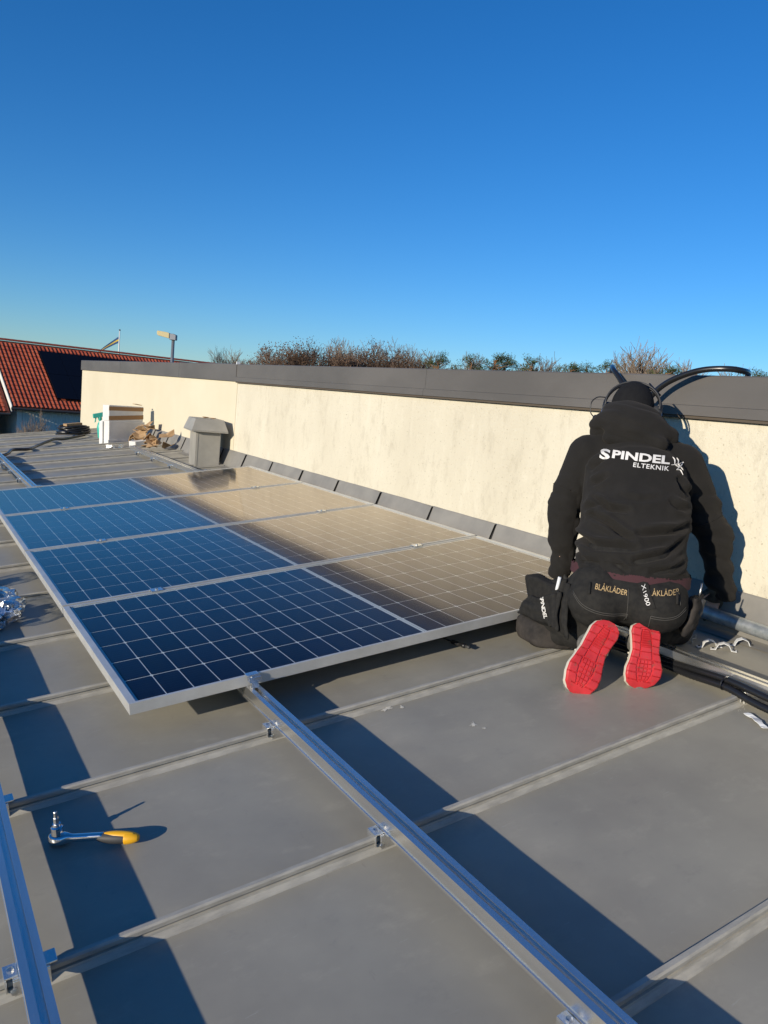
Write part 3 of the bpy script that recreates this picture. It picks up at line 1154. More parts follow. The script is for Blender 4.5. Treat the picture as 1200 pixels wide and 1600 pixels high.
# torn white strip
m = MB()
rr = random.Random(2)
vs, fs = [], []
for i in range(12):
    t = i / 11
    wv = .0055 + .004 * math.exp(-((t - .08) / .1) ** 2) + .007 * math.exp(-((t - .5) / .16) ** 2) + .004 * math.exp(-((t - .95) / .08) ** 2)
    for sgn in (-1, 1):
        vs.append((.094 * t, sgn * wv + .006 * math.sin(5 * t), .004 + .005 * abs(math.sin(5 * t + sgn))))
for i in range(11):
    fs.append((i * 2, i * 2 + 1, i * 2 + 3, i * 2 + 2))
o = m.add(vs, fs).build('plastic_strip', M_whiteplastic)
o.modifiers.new('thick', 'SOLIDIFY').thickness = .002
o.matrix_world = on_roof(1.609, -.866, RZ + .003, math.atan2(-.08, -.026))
tag(o, 'torn white plastic strip lying on the roof near the conduits', 'strip')
# white carton corner at the worker
m = MB()
m.box(-.045, .03, -.03, .03, 0, .05)
o = m.build('small_carton', M_white, None, bevel=.002)
o.matrix_world = on_roof(1.985, -.315, RZ + .004, -.12)
tag(o, 'small white carton on the roof at the right knee of the worker', 'box')
# cable connector hanging below the panel edge
mc4 = empty('cable_connector', on_roof(1.218, .05, RZ + .02, math.radians(-78)))
tag(mc4, 'black plug connector lying in the shadow under the panel edge', 'connector')
m = MB()
m.lathe((-.035, 0, 0), [(.006, 0), (.009, .004), (.009, .028), (.0075, .03), (.0075, .052), (.009, .054), (.009, .066), (.004, .068)], 12, (1, 0, 0))
m.build('plug', M_black, mc4, smooth=True)
m = MB()
m.lathe((.0335, 0, 0), [(.0058, 0), (.0058, .018), (.003, .020)], 10, (1, 0, 0))
m.build('nut', M_greygrip, mc4, smooth=True)
m = MB()
m.tube(smooth_path([(-.034, 0, 0), (-.09, .005, .004), (-.18, .03, .02), (-.30, .02, .05)], 6), .0032, 6)
m.build('lead', M_black, mc4, smooth=True)

# black hoses over the coping
cable('black_hose', [(2.66, .80, .98), (2.60, .735, 1.13), (2.45, .600, 1.192), (2.30, .465, 1.188), (2.205, .368, 1.166), (2.17, .300, 1.13), (2.155, .24, 1.075), (2.15, .18, .98), (2.16, .13, .84), (2.17, .1, .64), (2.15, .08, .45), (2.08, .05, .3), (1.98, -.06, .21), (1.85, -.12, .18)],
      .0118, 'black hose bent tightly over the coping left of the worker', n=12, cat='hose', roofspace=False)
cable('black_hose', [(2.68, .03, .95), (2.62, -.02, 1.09), (2.50, -.105, 1.170), (2.375, -.190, 1.1785), (2.285, -.228, 1.1785), (2.228, -.200, 1.181), (2.19, -.12, 1.173), (2.17, -.04, 1.148), (2.155, .04, 1.105), (2.15, .10, 1.045), (2.15, .14, .96), (2.16, .165, .84), (2.165, .17, .65), (2.14, .15, .45), (2.06, .10, .3), (1.95, -.02, .21), (1.80, -.10, .185)],
      .0122, 'black hose in a wide arc over the coping right of the headset', n=12, cat='hose', roofspace=False)

# ------------------------------------------------------------------ the neighbouring houses
M_tile = noisy(mat('clay_tile', (.45, .09, .035), .7), (.34, .055, .022), (.52, .115, .045), 1.6)
M_ridge = noisy(mat('clay_ridge', (.34, .07, .035), .75), (.26, .05, .028), (.38, .085, .04), 2)
M_board = noisy(mat('pale_boards', (.55, .55, .50), .8), (.60, .60, .55), (.70, .70, .64), 3, stretch=(6, 6, .3))
M_trim = mat('white_trim', (.74, .72, .66), .6)
M_pvdark = mat('dark_module', (.004, .005, .010), .5, 0, .15)
M_gutter = mat('dark_gutter', (.05, .045, .04), .5)
M_glass = mat('window_glass', (.02, .025, .03), .08, 0, .8)
HA = math.radians(82)
HM = Matrix.Translation((4.39, 40.07, -1.0)) @ Matrix.Rotation(PI / 2 - HA, 4, 'Z')     # x along the eaves, y up the slope, z up
HW, HR = 4.79, 3.28
SL = math.hypot(HW, HR)
SA = math.atan2(HR, HW)


def tiles(s0, s1, q0, q1, holes=()):
    m = MB()
    tw, tl = .21, .345
    ns, nq = int((s1 - s0) / tw), int((q1 - q0) / tl)
    vs, fs = [], []
    prof = [(0.0, .012), (.05, .034), (.5, .072), (.95, .034), (1.0, .012)]
    for j in range(nq):
        for i in range(ns):
            x0, y0 = s0 + i * tw, q0 + j * tl
            if any(a < x0 + tw / 2 < b and c < y0 + tl / 2 < d for a, b, c, d in holes):
                continue
            n = len(vs)
            jz = .006 * noise.noise(Vector((i * .9, j * 1.7, 0)))
            for yv, lift in ((y0 - .03, .030), (y0 + tl, .0)):
                for u, z in prof:
                    vs.append((x0 + u * tw, yv, z + lift + jz))
            for k in range(4):
                fs.append((n + k, n + k + 1, n + 6 + k, n + 5 + k))
            fs.append((n, n + 1, n + 2))
            fs.append((n, n + 2, n + 4))
            fs.append((n + 2, n + 3, n + 4))
    m.add(vs, fs)
    return m


def house(S, label, mtx, pv, name='house', s_front=0.0):
    root = empty(name, mtx @ Matrix.Translation((0, 0, -2.6)))
    up = Matrix.Translation((0, 0, 2.6))
    # walls
    m = MB()
    m.box(.35, S - .35, .40, HW * 2 - .4, 0, 2.72)
    m.add([(.35, .40, 2.72), (.35, HW * 2 - .4, 2.72), (.35, HW, 2.6 + HR - .12), (S - .35, .40, 2.72), (S - .35, HW * 2 - .4, 2.72), (S - .35, HW, 2.6 + HR - .12)],
          [(0, 2, 1), (3, 4, 5), (0, 3, 5, 2), (1, 2, 5, 4)])
    wl = m.build('wall', M_board, root)
    m = MB()
    k = 0
    x = .45
    while x < S - .5:
        m.box(x, x + .045, .375, .3995, .05, 2.55)
        x += .16
    y = .6
    while y < HW * 2 - .6:
        h = 2.6 + HR * (1 - abs(y - HW) / HW) - .25
        m.box(.325, .3495, y, y + .045, .05, h)
        y += .16
    b = m.build('battens', M_board, wl)
    b['kind'] = 'stuff'
    for x0 in (3.4, 9.2, 15.0):
        if x0 + 1.2 < S:
            m = MB()
            m.box(x0, x0 + 1.2, .33, .374, .9, 2.1)
            wf = m.build('window', M_trim, wl)
            m = MB()
            m.box(x0 + .08, x0 + .57, .32, .3295, .98, 2.02)
            m.build('pane', M_glass, wf)
            m = MB()
            m.box(x0 + .63, x0 + 1.12, .32, .3295, .98, 2.02)
            m.build('pane', M_glass, wf)
    m = MB()
    m.box(.33, .55, .355, .3745, 0.02, 2.5)
    m.build('corner_board', M_trim, wl)
    # roof planes
    m = MB()
    for sgn in (1, -1):
        y0, y1 = (0, HW) if sgn > 0 else (HW * 2, HW)
        dz = .10
        vs = [(0, y0, 2.6), (S, y0, 2.6), (S, y1, 2.6 + HR), (0, y1, 2.6 + HR)]
        vs += [(a, b_, c - dz) for a, b_, c in vs]
        m.add(vs, [(0, 1, 2, 3), (7, 6, 5, 4), (0, 4, 5, 1), (1, 5, 6, 2), (3, 7, 4, 0)])
    rf = m.build('roof', M_ridge, root)
    holes = []
    if pv:
        holes = [(pv[0] + .05, pv[1], pv[2] + .1, pv[3] - .1)]
    tl = tiles(.06, S - .06, .04, SL - .05, holes).build('roof_tiles', M_tile, rf, fix=False)
    tl.matrix_local = up @ Matrix.Rotation(SA, 4, 'X')
    tl['kind'] = 'stuff'
    rm = MB()
    n = 8
    vs, fs = [], []
    for (xx, rad) in ((0, .125), (.40, .115)):
        for k in range(n):
            a = PI * (k / (n - 1)) * 1.1 - .15
            vs.append((xx, rad * math.cos(a), rad * .8 * math.sin(a)))
    for k in range(n - 1):
        fs.append((k, k + 1, n + k + 1, n + k))
    fs += [tuple(range(n)), tuple(range(n, 2 * n))[::-1]]
    rm.add(vs, fs)
    r0 = None
    x = 0
    while x < S - .3:
        if r0 is None:
            r0 = o = rm.build('ridge_tile', M_ridge, rf)
        else:
            o = r0.copy()
            COL.objects.link(o)
        o.location = (x, HW, 2.6 + HR + .045)
        x += .375
    # barge boards and gutter
    for sgn in (0, 1):
        m = MB()
        y0, y1 = (-.03, HW) if sgn == 0 else (HW * 2 + .03, HW)
        z0, z1 = 2.6 - .02, 2.6 + HR
        m.add([(-.035, y0, z0 - .20), (-.035, y1, z1 - .20), (-.035, y1, z1 + .10), (-.035, y0, z0 + .10),
               (-.001, y0, z0 - .20), (-.001, y1, z1 - .20), (-.001, y1, z1 + .10), (-.001, y0, z0 + .10)],
              [(0, 1, 2, 3), (7, 6, 5, 4), (0, 4, 5, 1), (1, 5, 6, 2), (2, 6, 7, 3), (3, 7, 4, 0)])
        m.build('barge_board', M_trim, rf)
    m = MB()
    m.tube([(-.05, -.075, 2.53), (S, -.075, 2.53)], .07, 8)
    m.build('gutter', M_gutter, rf)
    if pv:
        a, b_, c, d = pv
        nc = int((b_ - a) / 1.04)
        for i in range(nc):
            for j in range(2):
                h = (d - c) / 2
                m = MB()
                m.box(0, 1.025, 0, h - .02, 0, .04)
                o = m.build('solar_module', M_pvdark, rf)
                o.matrix_local = up @ Matrix.Rotation(SA, 4, 'X') @ Matrix.Translation((a + i * 1.04, c + j * h, .13))
    return tag(root, label, 'house')


house(24.0, 'long house with red clay tile roof carrying dark solar modules', HM, (2.32, 13.8, .79, 5.0))
house(9.0, 'house with orange tile roof behind a white barge board', HM @ Matrix.Translation((-9.10, -.05, -.28)), None)

# flagpole with a pennant
fpz = -3.6
FP = Vector((22.75, 97.3, fpz))
fp = empty('flagpole', Matrix.Translation(FP))
tag(fp, 'white flagpole rising behind the red tiled roof', 'flagpole')
m = MB()
m.tube([(0, 0, 0), (0, 0, 5), (0, 0, 10.1)], [.10, .085, .06], 10)
m.build('pole', M_trim, fp, smooth=True)
m = MB()
m.ell((0, 0, 10.2), ((.11, 0, 0), (0, .11, 0), (0, 0, .10)), 10, 6)
m.build('ball', M_gutter, fp, smooth=True)
M_blue = mat('flag_blue', (.02, .06, .16), .8)
M_gold = mat('flag_yellow', (.55, .38, .03), .8)
lv = Vector((-.845, .526, 0))
pen = empty('pennant', Matrix.Translation(FP + Vector((0, 0, 9.4))))
tag(pen, 'narrow blue and yellow pennant streaming down from the flagpole', 'flag')
for nm, off, mt, hh in (('blue_stripe', .0, M_blue, .30), ('yellow_stripe', -.30, M_gold, .20), ('blue_stripe', -.50, M_blue, .28)):
    vs, fs = [], []
    for i in range(15):
        t = i / 14
        base = lv * (.1 + 2.5 * t) + Vector((0, 0, -2.15 * t ** 1.15)) + Vector((.526, .845, 0)) * (.12 * math.sin(6 * t))
        wv = 1 - .75 * t
        for q in (off, off - hh):
            vs.append(base + Vector((0, 0, q * wv)))
    fs = [(i * 2, i * 2 + 1, i * 2 + 3, i * 2 + 2) for i in range(14)]
    o = MB().add(vs, fs).build(nm, mt, pen)
    o.modifiers.new('thick', 'SOLIDIFY').thickness = .012

# street lamp
M_lampglass = mat('lamp_diffuser', (.60, .49, .25), .35)
M_lamppost = mat('lamp_post', (.22, .23, .25), .5, .4)
LPp = Vector((6.85, 22.55, -3.6))
lp = empty('street_lamp', Matrix.Translation(LPp) @ Matrix.Rotation(math.atan2(.526, -.845), 4, 'Z'))
tag(lp, 'grey street lamp with pale box shaped head beyond the parapet', 'street lamp')
m = MB()
m.tube([(0, 0, 0), (0, 0, 3), (0, 0, 5.86)], [.075, .06, .048], 12)
m.build('post', M_lamppost, lp, smooth=True)
m = MB()
m.prism([(-.10, 5.83), (-.10, 5.99), (-.02, 6.02), (.10, 6.02), (.10, 5.83)], 'Y', -.10, .10)
m.build('housing', M_lamppost, lp, bevel=.01)
m = MB()
m.prism([(.101, 5.865), (.101, 6.03), (.18, 6.05), (.47, 6.075), (.49, 6.05), (.485, 5.955), (.44, 5.925)], 'Y', -.12, .12)
m.build('lamp_head', M_lampglass, lp, bevel=.012)

# car by the house
M_carpaint = mat('blue_paint', (.06, .08, .22), .25, .3)
ca = empty('parked_car', Matrix.Translation((3.0, 35.0, -3.6)) @ Matrix.Rotation(.25, 4, 'Z'))
tag(ca, 'dark blue car parked in front of the house', 'car')
m = MB()
m.prism([(-2.1, .35), (-2.15, .75), (-1.5, .92), (-.9, 1.40), (.9, 1.45), (1.6, .98), (2.15, .9), (2.2, .4)], 'Y', -.85, .85)
m.build('body', M_carpaint, ca, bevel=.06)
m = MB()
m.prism([(-1.28, .96), (-.82, 1.34), (.84, 1.38), (1.36, 1.0)], 'Y', -.862, .862)
m.build('window', M_glass, ca)
for sx in (-1.35, 1.35):
    for sy in (-.8, .8):
        m = MB()
        m.lathe((sx, sy - .1, .32), [(.2, 0), (.32, .02), (.32, .18), (.2, .2)], 18, (0, 1, 0))
        m.build('wheel', M_black, ca)

# ------------------------------------------------------------------ trees
M_bark = noisy(mat('grey_bark', (.16, .13, .10), .9), (.15, .12, .09), (.26, .22, .17), 3)
M_twig = noisy(mat('twigs', (.17, .125, .09), .9), (.15, .105, .075), (.25, .19, .13), 2)
M_brown = noisy(mat('russet_twigs', (.14, .07, .045), .9), (.10, .062, .045), (.17, .115, .078), 2)
M_brownleaf = noisy(mat('russet_leaves', (.16, .07, .04), .9), (.095, .055, .036), (.17, .105, .062), 2)
M_pine = noisy(mat('pine_needles', (.05, .075, .02), .85), (.026, .045, .012), (.085, .11, .030), 1.1)
M_pinebark = noisy(mat('pine_bark', (.22, .11, .05), .9), (.15, .08, .04), (.30, .15, .07), 3)


def grow(seed, H, spread, levels, leafy):
    r = random.Random(seed)
    tr, cr = MB(), MB()
    ends = []

    def branch(p, d, ln, rad, lev, target):
        n = 4 if lev < 2 else 3
        pts, q, dd = [p], p.copy(), d.copy()
        for i in range(n):
            dd = (dd + Vector((r.uniform(-1, 1), r.uniform(-1, 1), r.uniform(-.5, 1.0))) * (.10 + .05 * lev)).normalized()
            q = q + dd * (ln / n)
            pts.append(q.copy())
        rads = [max(.016, rad * (1 - .55 * i / n)) for i in range(n + 1)]
        target.tube(pts, rads, 6 if lev == 0 else (5 if lev < 2 else 3), cap=False)
        if lev >= levels:
            ends.append(q.copy())
            return
        kids = [6, 6, 5, 5, 4][min(lev, 4)]
        for k in range(kids):
            t = r.uniform(.35, 1.0) if k else 1.0
            i = min(n - 1, int(t * n))
            pos = pts[i].lerp(pts[i + 1], t * n - i) if t < 1 else pts[-1]
            a = r.uniform(0, 2 * PI)
            side = Vector((math.cos(a), math.sin(a), 0))
            nd = (dd * r.uniform(.5, 1.0) + side * spread * r.uniform(.4, 1.0) + Vector((0, 0, .25))).normalized()
            branch(pos, nd, ln * r.uniform(.52, .78), rads[i] * .55, lev + 1, cr if lev >= 0 else tr)

    branch(Vector((0, 0, 0)), Vector((0, 0, 1)), H * .40, H * .022, 0, tr)
    lf = None
    if leafy:
        lf = MB()
        for e in ends:
            for _ in range(leafy):
                c = e + Vector((r.gauss(0, .28), r.gauss(0, .28), r.gauss(0, .25)))
                a = Vector((r.uniform(-1, 1), r.uniform(-1, 1), r.uniform(-1, 1))).normalized()
                b = a.orthogonal().normalized()
                s = r.uniform(.05, .11)
                n = len(lf.v)
                lf.v += [tuple(c + a * s), tuple(c + b * s * .6), tuple(c - a * s), tuple(c - b * s * .6)]
                lf.f.append((n, n + 1, n + 2, n + 3))
    return tr, cr, lf


protos = {}


HTS = {}


def tree(kind, var, loc, scale, rz, label, group, top=None):
    key = (kind, var)
    if key not in protos:
        root = empty({'bare': 'bare_tree', 'russet': 'russet_tree', 'pine': 'pine_tree', 'shrub': 'bare_shrub'}[kind], Matrix())
        if kind in ('bare', 'russet', 'shrub'):
            tr, cr, lf = grow(100 + var * 17 + len(kind), 10.0, .9 if kind != 'russet' else 1.0, 4, 0 if kind != 'russet' else 5)
            tr.build('trunk', M_bark, root, smooth=True, fix=False)
            cr.build('crown', M_twig if kind != 'russet' else M_brown, root, fix=False)
            if lf:
                lf.build('leaves', M_brownleaf, root, fix=False)
        else:
            r = random.Random(900 + var)
            tr, cr, bo = MB(), MB(), MB()
            pts = [(.25 * math.sin(i * .7 + var), .2 * math.cos(i * .9), i * 1.0) for i in range(11)]
            tr.tube(pts, [.24 - .019 * i for i in range(11)], 8)
            for k in range(34):
                t = .50 + .50 * (k / 33)
                z = 10 * t
                base = Vector(pts[int(z) if z < 10 else 9])
                base.z = z
                a = r.uniform(0, 2 * PI)
                ln = 2.5 * (1 - .72 * max(0, (t - .72) / .28) ** 2) * r.uniform(.45, 1.15)
                tip = base + Vector((math.cos(a) * ln, math.sin(a) * ln, r.uniform(.05, .9)))
                bo.tube([base, base.lerp(tip, .5) + Vector((0, 0, -.05)), tip], [.06, .04, .02], 4, cap=False)
                for q in range(4):
                    c = base.lerp(tip, .45 + .2 * q) + Vector((r.gauss(0, .15), r.gauss(0, .15), r.uniform(0, .3)))
                    rad = r.uniform(.28, .50)
                    for _ in range(44):
                        d = Vector((r.gauss(0, 1), r.gauss(0, 1), r.gauss(0, .7)))
                        d = d.normalized() * rad * r.random() ** .4
                        pp = c + d
                        u = (d.normalized() + Vector((0, 0, .5)) + Vector((r.uniform(-.5, .5), r.uniform(-.5, .5), 0))).normalized()
                        v = u.orthogonal().normalized()
                        v = (Matrix.Rotation(r.uniform(0, 6.3), 3, u) @ v)
                        s = r.uniform(.10, .19)
                        n = len(cr.v)
                        cr.v += [tuple(pp - v * s * .22), tuple(pp + v * s * .22), tuple(pp + u * s)]
                        cr.f.append((n, n + 1, n + 2))
            tr.build('trunk', M_pinebark, root, smooth=True, fix=False)
            bo.build('limbs', M_pinebark, root, fix=False)
            cr.build('crown', M_pine, root, fix=False)
        protos[key] = root
        HTS[key] = float(np.percentile([v.co.z for c in root.children for v in c.data.vertices], 97 if kind != 'pine' else 92))
        o = root
    else:
        o = copy_tree(protos[key])
    sz = scale[1] if top is None else top / HTS[key]
    sx = scale[0] if top is None else scale[0] * sz
    o.matrix_world = Matrix.Translation(loc) @ Matrix.Rotation(rz, 4, 'Z') @ Matrix.Diagonal((sx, sx, sz, 1))
    return tag(o, label, 'tree' if kind != 'shrub' else 'shrub', group)


CAMP = Vector((-.5783, -2.1532, .9202))


def at(azd, D):
    a = math.radians(azd)
    return Vector((CAMP.x + D * math.sin(a), CAMP.y + D * math.cos(a), -3.6))


def plant(kind, var, azd, eld, D, wide, rz, label, group):
    top = CAMP.z + D * math.tan(math.radians(eld)) + 3.6
    tree(kind, var, at(azd, D), (wide, 1.0), rz, label, group, top)


TREE_LIST = [
    ('bare', 20.78, 2.26, 120),
    ('bare', 20.05, 1.91, 118),
    ('bare', 21.82, 2.19, 125),
    ('russet', 23.16, 2.32, 105),
    ('russet', 24.27, 2.66, 100),
    ('russet', 25.25, 2.99, 104),
    ('russet', 26.52, 3.16, 100),
    ('bare', 28.17, 3.82, 110),
    ('russet', 27.55, 2.94, 98),
    ('russet', 29.07, 3.05, 100),
    ('russet', 30.29, 3.44, 104),
    ('bare', 30.51, 3.55, 120),
    ('bare', 32.1, 3.88, 112),
    ('russet', 31.61, 3.15, 100),
    ('russet', 32.91, 3.18, 102),
    ('bare', 33.9, 3.5, 120),
    ('bare', 34.73, 3.58, 116),
    ('pine', 35.67, 3.44, 95),
    ('bare', 36.78, 3.45, 120),
    ('pine', 37.82, 3.58, 92),
    ('bare', 38.63, 3.38, 125),
    ('pine', 39.49, 3.86, 95),
    ('pine', 40.43, 3.63, 97),
    ('pine', 42.22, 3.78, 95),
    ('bare', 41.91, 3.71, 118),
    ('bare', 43.71, 3.68, 118),
    ('pine', 44.92, 3.65, 100),
    ('pine', 45.8, 3.63, 104),
    ('pine', 47.21, 3.83, 92),
    ('bare', 48.87, 4.31, 105),
    ('bare', 49.87, 4.77, 100),
    ('bare', 50.93, 4.63, 104),
    ('pine', 51.24, 3.93, 95),
    ('bare', 52.1, 4.25, 110),
    ('bare', 56.44, 3.97, 120),
    ('pine', 57.21, 3.98, 110),
]
_lab = {'bare': 'bare grey deciduous tree behind the parapet coping', 'russet': 'low russet brown tree in the thicket behind the coping',
        'pine': 'dark green pine tree behind the parapet coping'}
rr = random.Random(21)
_cnt = {'bare': 0, 'russet': 0, 'pine': 0}
for kind, azd, eld, D in TREE_LIST:
    _cnt[kind] += 1
    if kind == 'bare':
        _lab['bare'] = ('small bare tree standing apart beyond the coping joint' if azd < 23 else 'tall pale bare tree rising out of the russet thicket' if azd < 33.5 else
                        'slender bare tree between the russet thicket and the pines' if azd < 37.6 else 'bare tree half hidden among the pines' if azd < 44.5 else
                        'bushy bare tree rising behind the head of the kneeling worker' if azd < 54 else 'bare treetop barely showing over the coping past the hoses')
    elif kind == 'pine':
        _lab['pine'] = ('dark green pine in the row next to the russet thicket' if azd < 43.5 else 'low dark green pine close behind the head of the worker' if azd < 52.5 else 'pine tip barely showing over the coping past the hoses')
    wd_ = {'bare': rr.uniform(.75, 1.0), 'russet': rr.uniform(.9, 1.15), 'pine': rr.uniform(1.0, 1.3)}[kind]
    plant(kind, _cnt[kind] % {'bare': 4, 'russet': 3, 'pine': 3}[kind], azd, eld, D, wd_, rr.uniform(0, 6.3), _lab[kind], {'bare': 'bare trees behind the parapet', 'russet': 'russet trees behind the parapet', 'pine': 'pines behind the parapet'}[kind])
tree('shrub', 1, at(7.7, 33.0), (.20, .30), .4, 'leafless shrub growing against the pale boarded house wall', None)
tree('shrub', 1, at(9.2, 34.0), (.24, .25), 2.4, 'leafless spreading shrub beside the taller one at the boarded wall', None)
# ------------------------------------------------------------------ the kneeling worker
PHI = math.radians(50)
PF = Vector((math.sin(PHI), math.cos(PHI), 0))         # the way the worker faces
PR = Vector((math.cos(PHI), -math.sin(PHI), 0))        # the worker's right
PU = Vector((0, 0, 1))
PO = Vector((1.42, -.52, .06))


def W(f, r, u):
    return PF * f + PR * r + PU * u                    # relative to PO


M_hood = noisy(mat('black_fleece', (.016, .015, .014), .95, 0, .25), (.0125, .0116, .0105), (.0165, .0152, .0138), 12)
P(M_hood).inputs['Sheen Weight'].default_value = .04
P(M_hood).inputs['Sheen Roughness'].default_value = .6
P(M_hood).inputs['Sheen Tint'].default_value = (.9, .8, .7, 1)
bump(M_hood, noise_tex(M_hood, 500, 2, .5), .06, .001)
M_trous = noisy(mat('black_work_cloth', (.018, .017, .016), .9, 0, .25), (.014, .0135, .013), (.024, .0225, .020), 50)
bump(M_trous, noise_tex(M_trous, 400, 2, .5), .1, .001)
M_dusty = noisy(mat('dusty_work_cloth', (.05, .046, .042), .95, 0, .2), (.024, .022, .021), (.060, .052, .046), 14)
M_skin = noisy(mat('skin', (.55, .34, .25), .55), (.50, .30, .22), (.60, .38, .28), 25)
P(M_skin).inputs['Subsurface Weight'].default_value = .1
P(M_skin).inputs['Subsurface Radius'].default_value = (.01, .004, .002)
M_beanie = noisy(mat('black_knit', (.012, .012, .014), .95, 0, .2), (.0105, .0105, .0115), (.0135, .0135, .0145), 60)
M_print = mat('white_print', (.78, .75, .70), .7)
M_tanprint = mat('tan_print', (.52, .36, .17), .7)
M_maroon = mat('maroon_shirt', (.055, .018, .022), .9)
M_sole = noisy(mat('red_rubber', (.66, .045, .055), .5), (.46, .022, .028), (.60, .035, .042), 18)
_gr = noise_tex(M_sole, 45, 6, .75)
_bc = P(M_sole).inputs['Base Color'].links[0].from_socket
L(M_sole, mixc(M_sole, ramp(M_sole, _gr, [(.56, (0, 0, 0)), (.70, (.8, .8, .8))]), _bc, (.16, .085, .06)), P(M_sole).inputs['Base Color'])
bump(M_sole, _gr, .15, .002)
M_mid = mat('white_midsole', (.72, .66, .54), .6)
M_upper = noisy(mat('grey_mesh_upper', (.16, .15, .14), .85), (.09, .088, .082), (.22, .205, .18), 90)
M_glove = noisy(mat('work_glove', (.07, .075, .06), .8), (.02, .02, .02), (.10, .105, .085), 25)
M_gloveb = noisy(mat('black_glove', (.014, .014, .014), .8), (.01, .01, .01), (.02, .02, .02), 30)
M_stitch = mat('grey_stitching', (.075, .070, .062), .8)


def blob(mb, voxel, smooth):
    """union of overlapping closed shapes as one continuous skin"""
    b = bmesh.new()
    me = mb.mesh('tmp')
    b.from_mesh(me)
    bmesh.ops.recalc_face_normals(b, faces=b.faces)
    b.to_mesh(me)
    b.free()
    o = bpy.data.objects.new('tmp', me)
    COL.objects.link(o)
    m = o.modifiers.new('r', 'REMESH')
    m.mode = 'VOXEL'
    m.voxel_size = voxel
    s = o.modifiers.new('s', 'SMOOTH')
    s.iterations = smooth
    s.factor = .5
    dg = bpy.context.evaluated_depsgraph_get()
    out = bpy.data.meshes.new_from_object(o.evaluated_get(dg))
    bpy.data.objects.remove(o)
    return out


def fold(me, fn):
    n = len(me.vertices)
    co = np.empty(n * 3)
    no = np.empty(n * 3)
    me.vertices.foreach_get('co', co)
    me.vertices.foreach_get('normal', no)
    co = co.reshape(-1, 3)
    no = no.reshape(-1, 3)
    A = np.stack([co @ np.array(PF), co @ np.array(PR), co @ np.array(PU)], 1)
    d = np.array([fn(*q) for q in A])
    co = co + no * d[:, None]
    me.vertices.foreach_set('co', co.ravel())
    me.update()


def ridged(x, y, z):
    return (1 - abs(noise.noise(Vector((x, y, z))))) ** 4


man = empty('person', Matrix.Translation(PO))
tag(man, 'person in black hooded jacket and work trousers kneeling with red soled shoes', 'person')

# joints: (forward, right, up)
SHL, SHR = (.555, -.205, .735), (.575, .140, .735)
ELL, ELR = (.52, -.268, .53), (.615, .300, .465)
WRL, WRR = (.515, -.252, .290), (.655, .352, .275)
HPL, HPR = (.17, -.09, .29), (.19, .10, .29)
KNL, KNR = (.335, -.275, .070), (.50, .195, .128)
ANL, ANR = (.160, -.072, .145), (.200, .080, .160)
HEAD = (.685, -.068, .916)

# body: one continuous figure under the clothes
b = MB()
b.limb(W(.24, .005, .30), W(.40, -.01, .56), .125, .12, 1.25, PR)
b.limb(W(.40, -.01, .56), W(.52, -.03, .72), .115, .10, 1.35, PR)
b.limb(W(.55, -.04, .76), W(.63, -.065, .87), .060, .055)
for S, E_, K in ((SHL, ELL, WRL), (SHR, ELR, WRR)):
    b.limb(W(*S), W(*E_), .052, .042)
    b.limb(W(*E_), W(*K), .040, .028)
for Hh, K, A in ((HPL, KNL, ANL), (HPR, KNR, ANR)):
    b.limb(W(*Hh), W(*K), .078, .050)
    b.limb(W(*K), W(*A), .048, .034)
hd = W(*HEAD)
tilt = math.radians(32)
hf = PF * math.cos(tilt) - PU * math.sin(tilt)          # where the face points
hu = PF * math.sin(tilt) + PU * math.cos(tilt)
b.ell(hd, (PR * .074, hf * .092, hu * .108), 24, 16)
b.ell(hd + hf * .035 - hu * .060, (PR * .052, hf * .052, hu * .055), 18, 12)       # jaw
b.limb(hd + hf * .088 + hu * .012, hd + hf * .104 - hu * .026, .009, .014)           # nose
for sg in (-1, 1):
    b.ell(hd + PR * (.074 * sg) - hu * .008 - hf * .005, (PR * .010, hf * .018, hu * .030), 12, 8)
    b.ell(hd + PR * (.030 * sg) + hf * .080 + hu * .024, (PR * .020, hf * .012, hu * .007), 10, 8)
b.ell(hd + hf * .082 - hu * .056, (PR * .024, hf * .008, hu * .006), 10, 8)


def hand(mb, wrist, pd, side, up, curl, th_dir, sc=1.0):
    """palm and five fingers: pd = pointing direction, side = towards the thumb, up = back of the hand"""
    wrist = Vector(wrist)
    pal = wrist + pd * .055 * sc
    mb.limb(wrist, pal, .024 * sc, .022 * sc, 1.5, side)
    mb.ell(pal, (side * .042 * sc, pd * .050 * sc, up * .016 * sc), 16, 10)
    for k, (off, ln) in enumerate(((.030, .072), (.010, .080), (-.010, .074), (-.029, .058))):
        p = pal + side * off * sc + pd * .040 * sc
        d = pd.copy()
        for j, fr in enumerate((.45, .32, .23)):
            d = (d - up * curl * (.5 + .35 * j)).normalized()
            q = p + d * ln * fr * sc
            mb.limb(p, q, (.0098 - .001 * j) * sc, (.0092 - .001 * j) * sc, n=10)
            p = q
    p = wrist + pd * .028 * sc + side * .030 * sc
    d = th_dir.normalized()
    for j, ln in enumerate((.034, .030)):
        q = p + d * ln * sc
        mb.limb(p, q, .0115 * sc, .0100 * sc, n=10)
        p = q
        d = (d + pd * .3 - up * curl * .4).normalized()


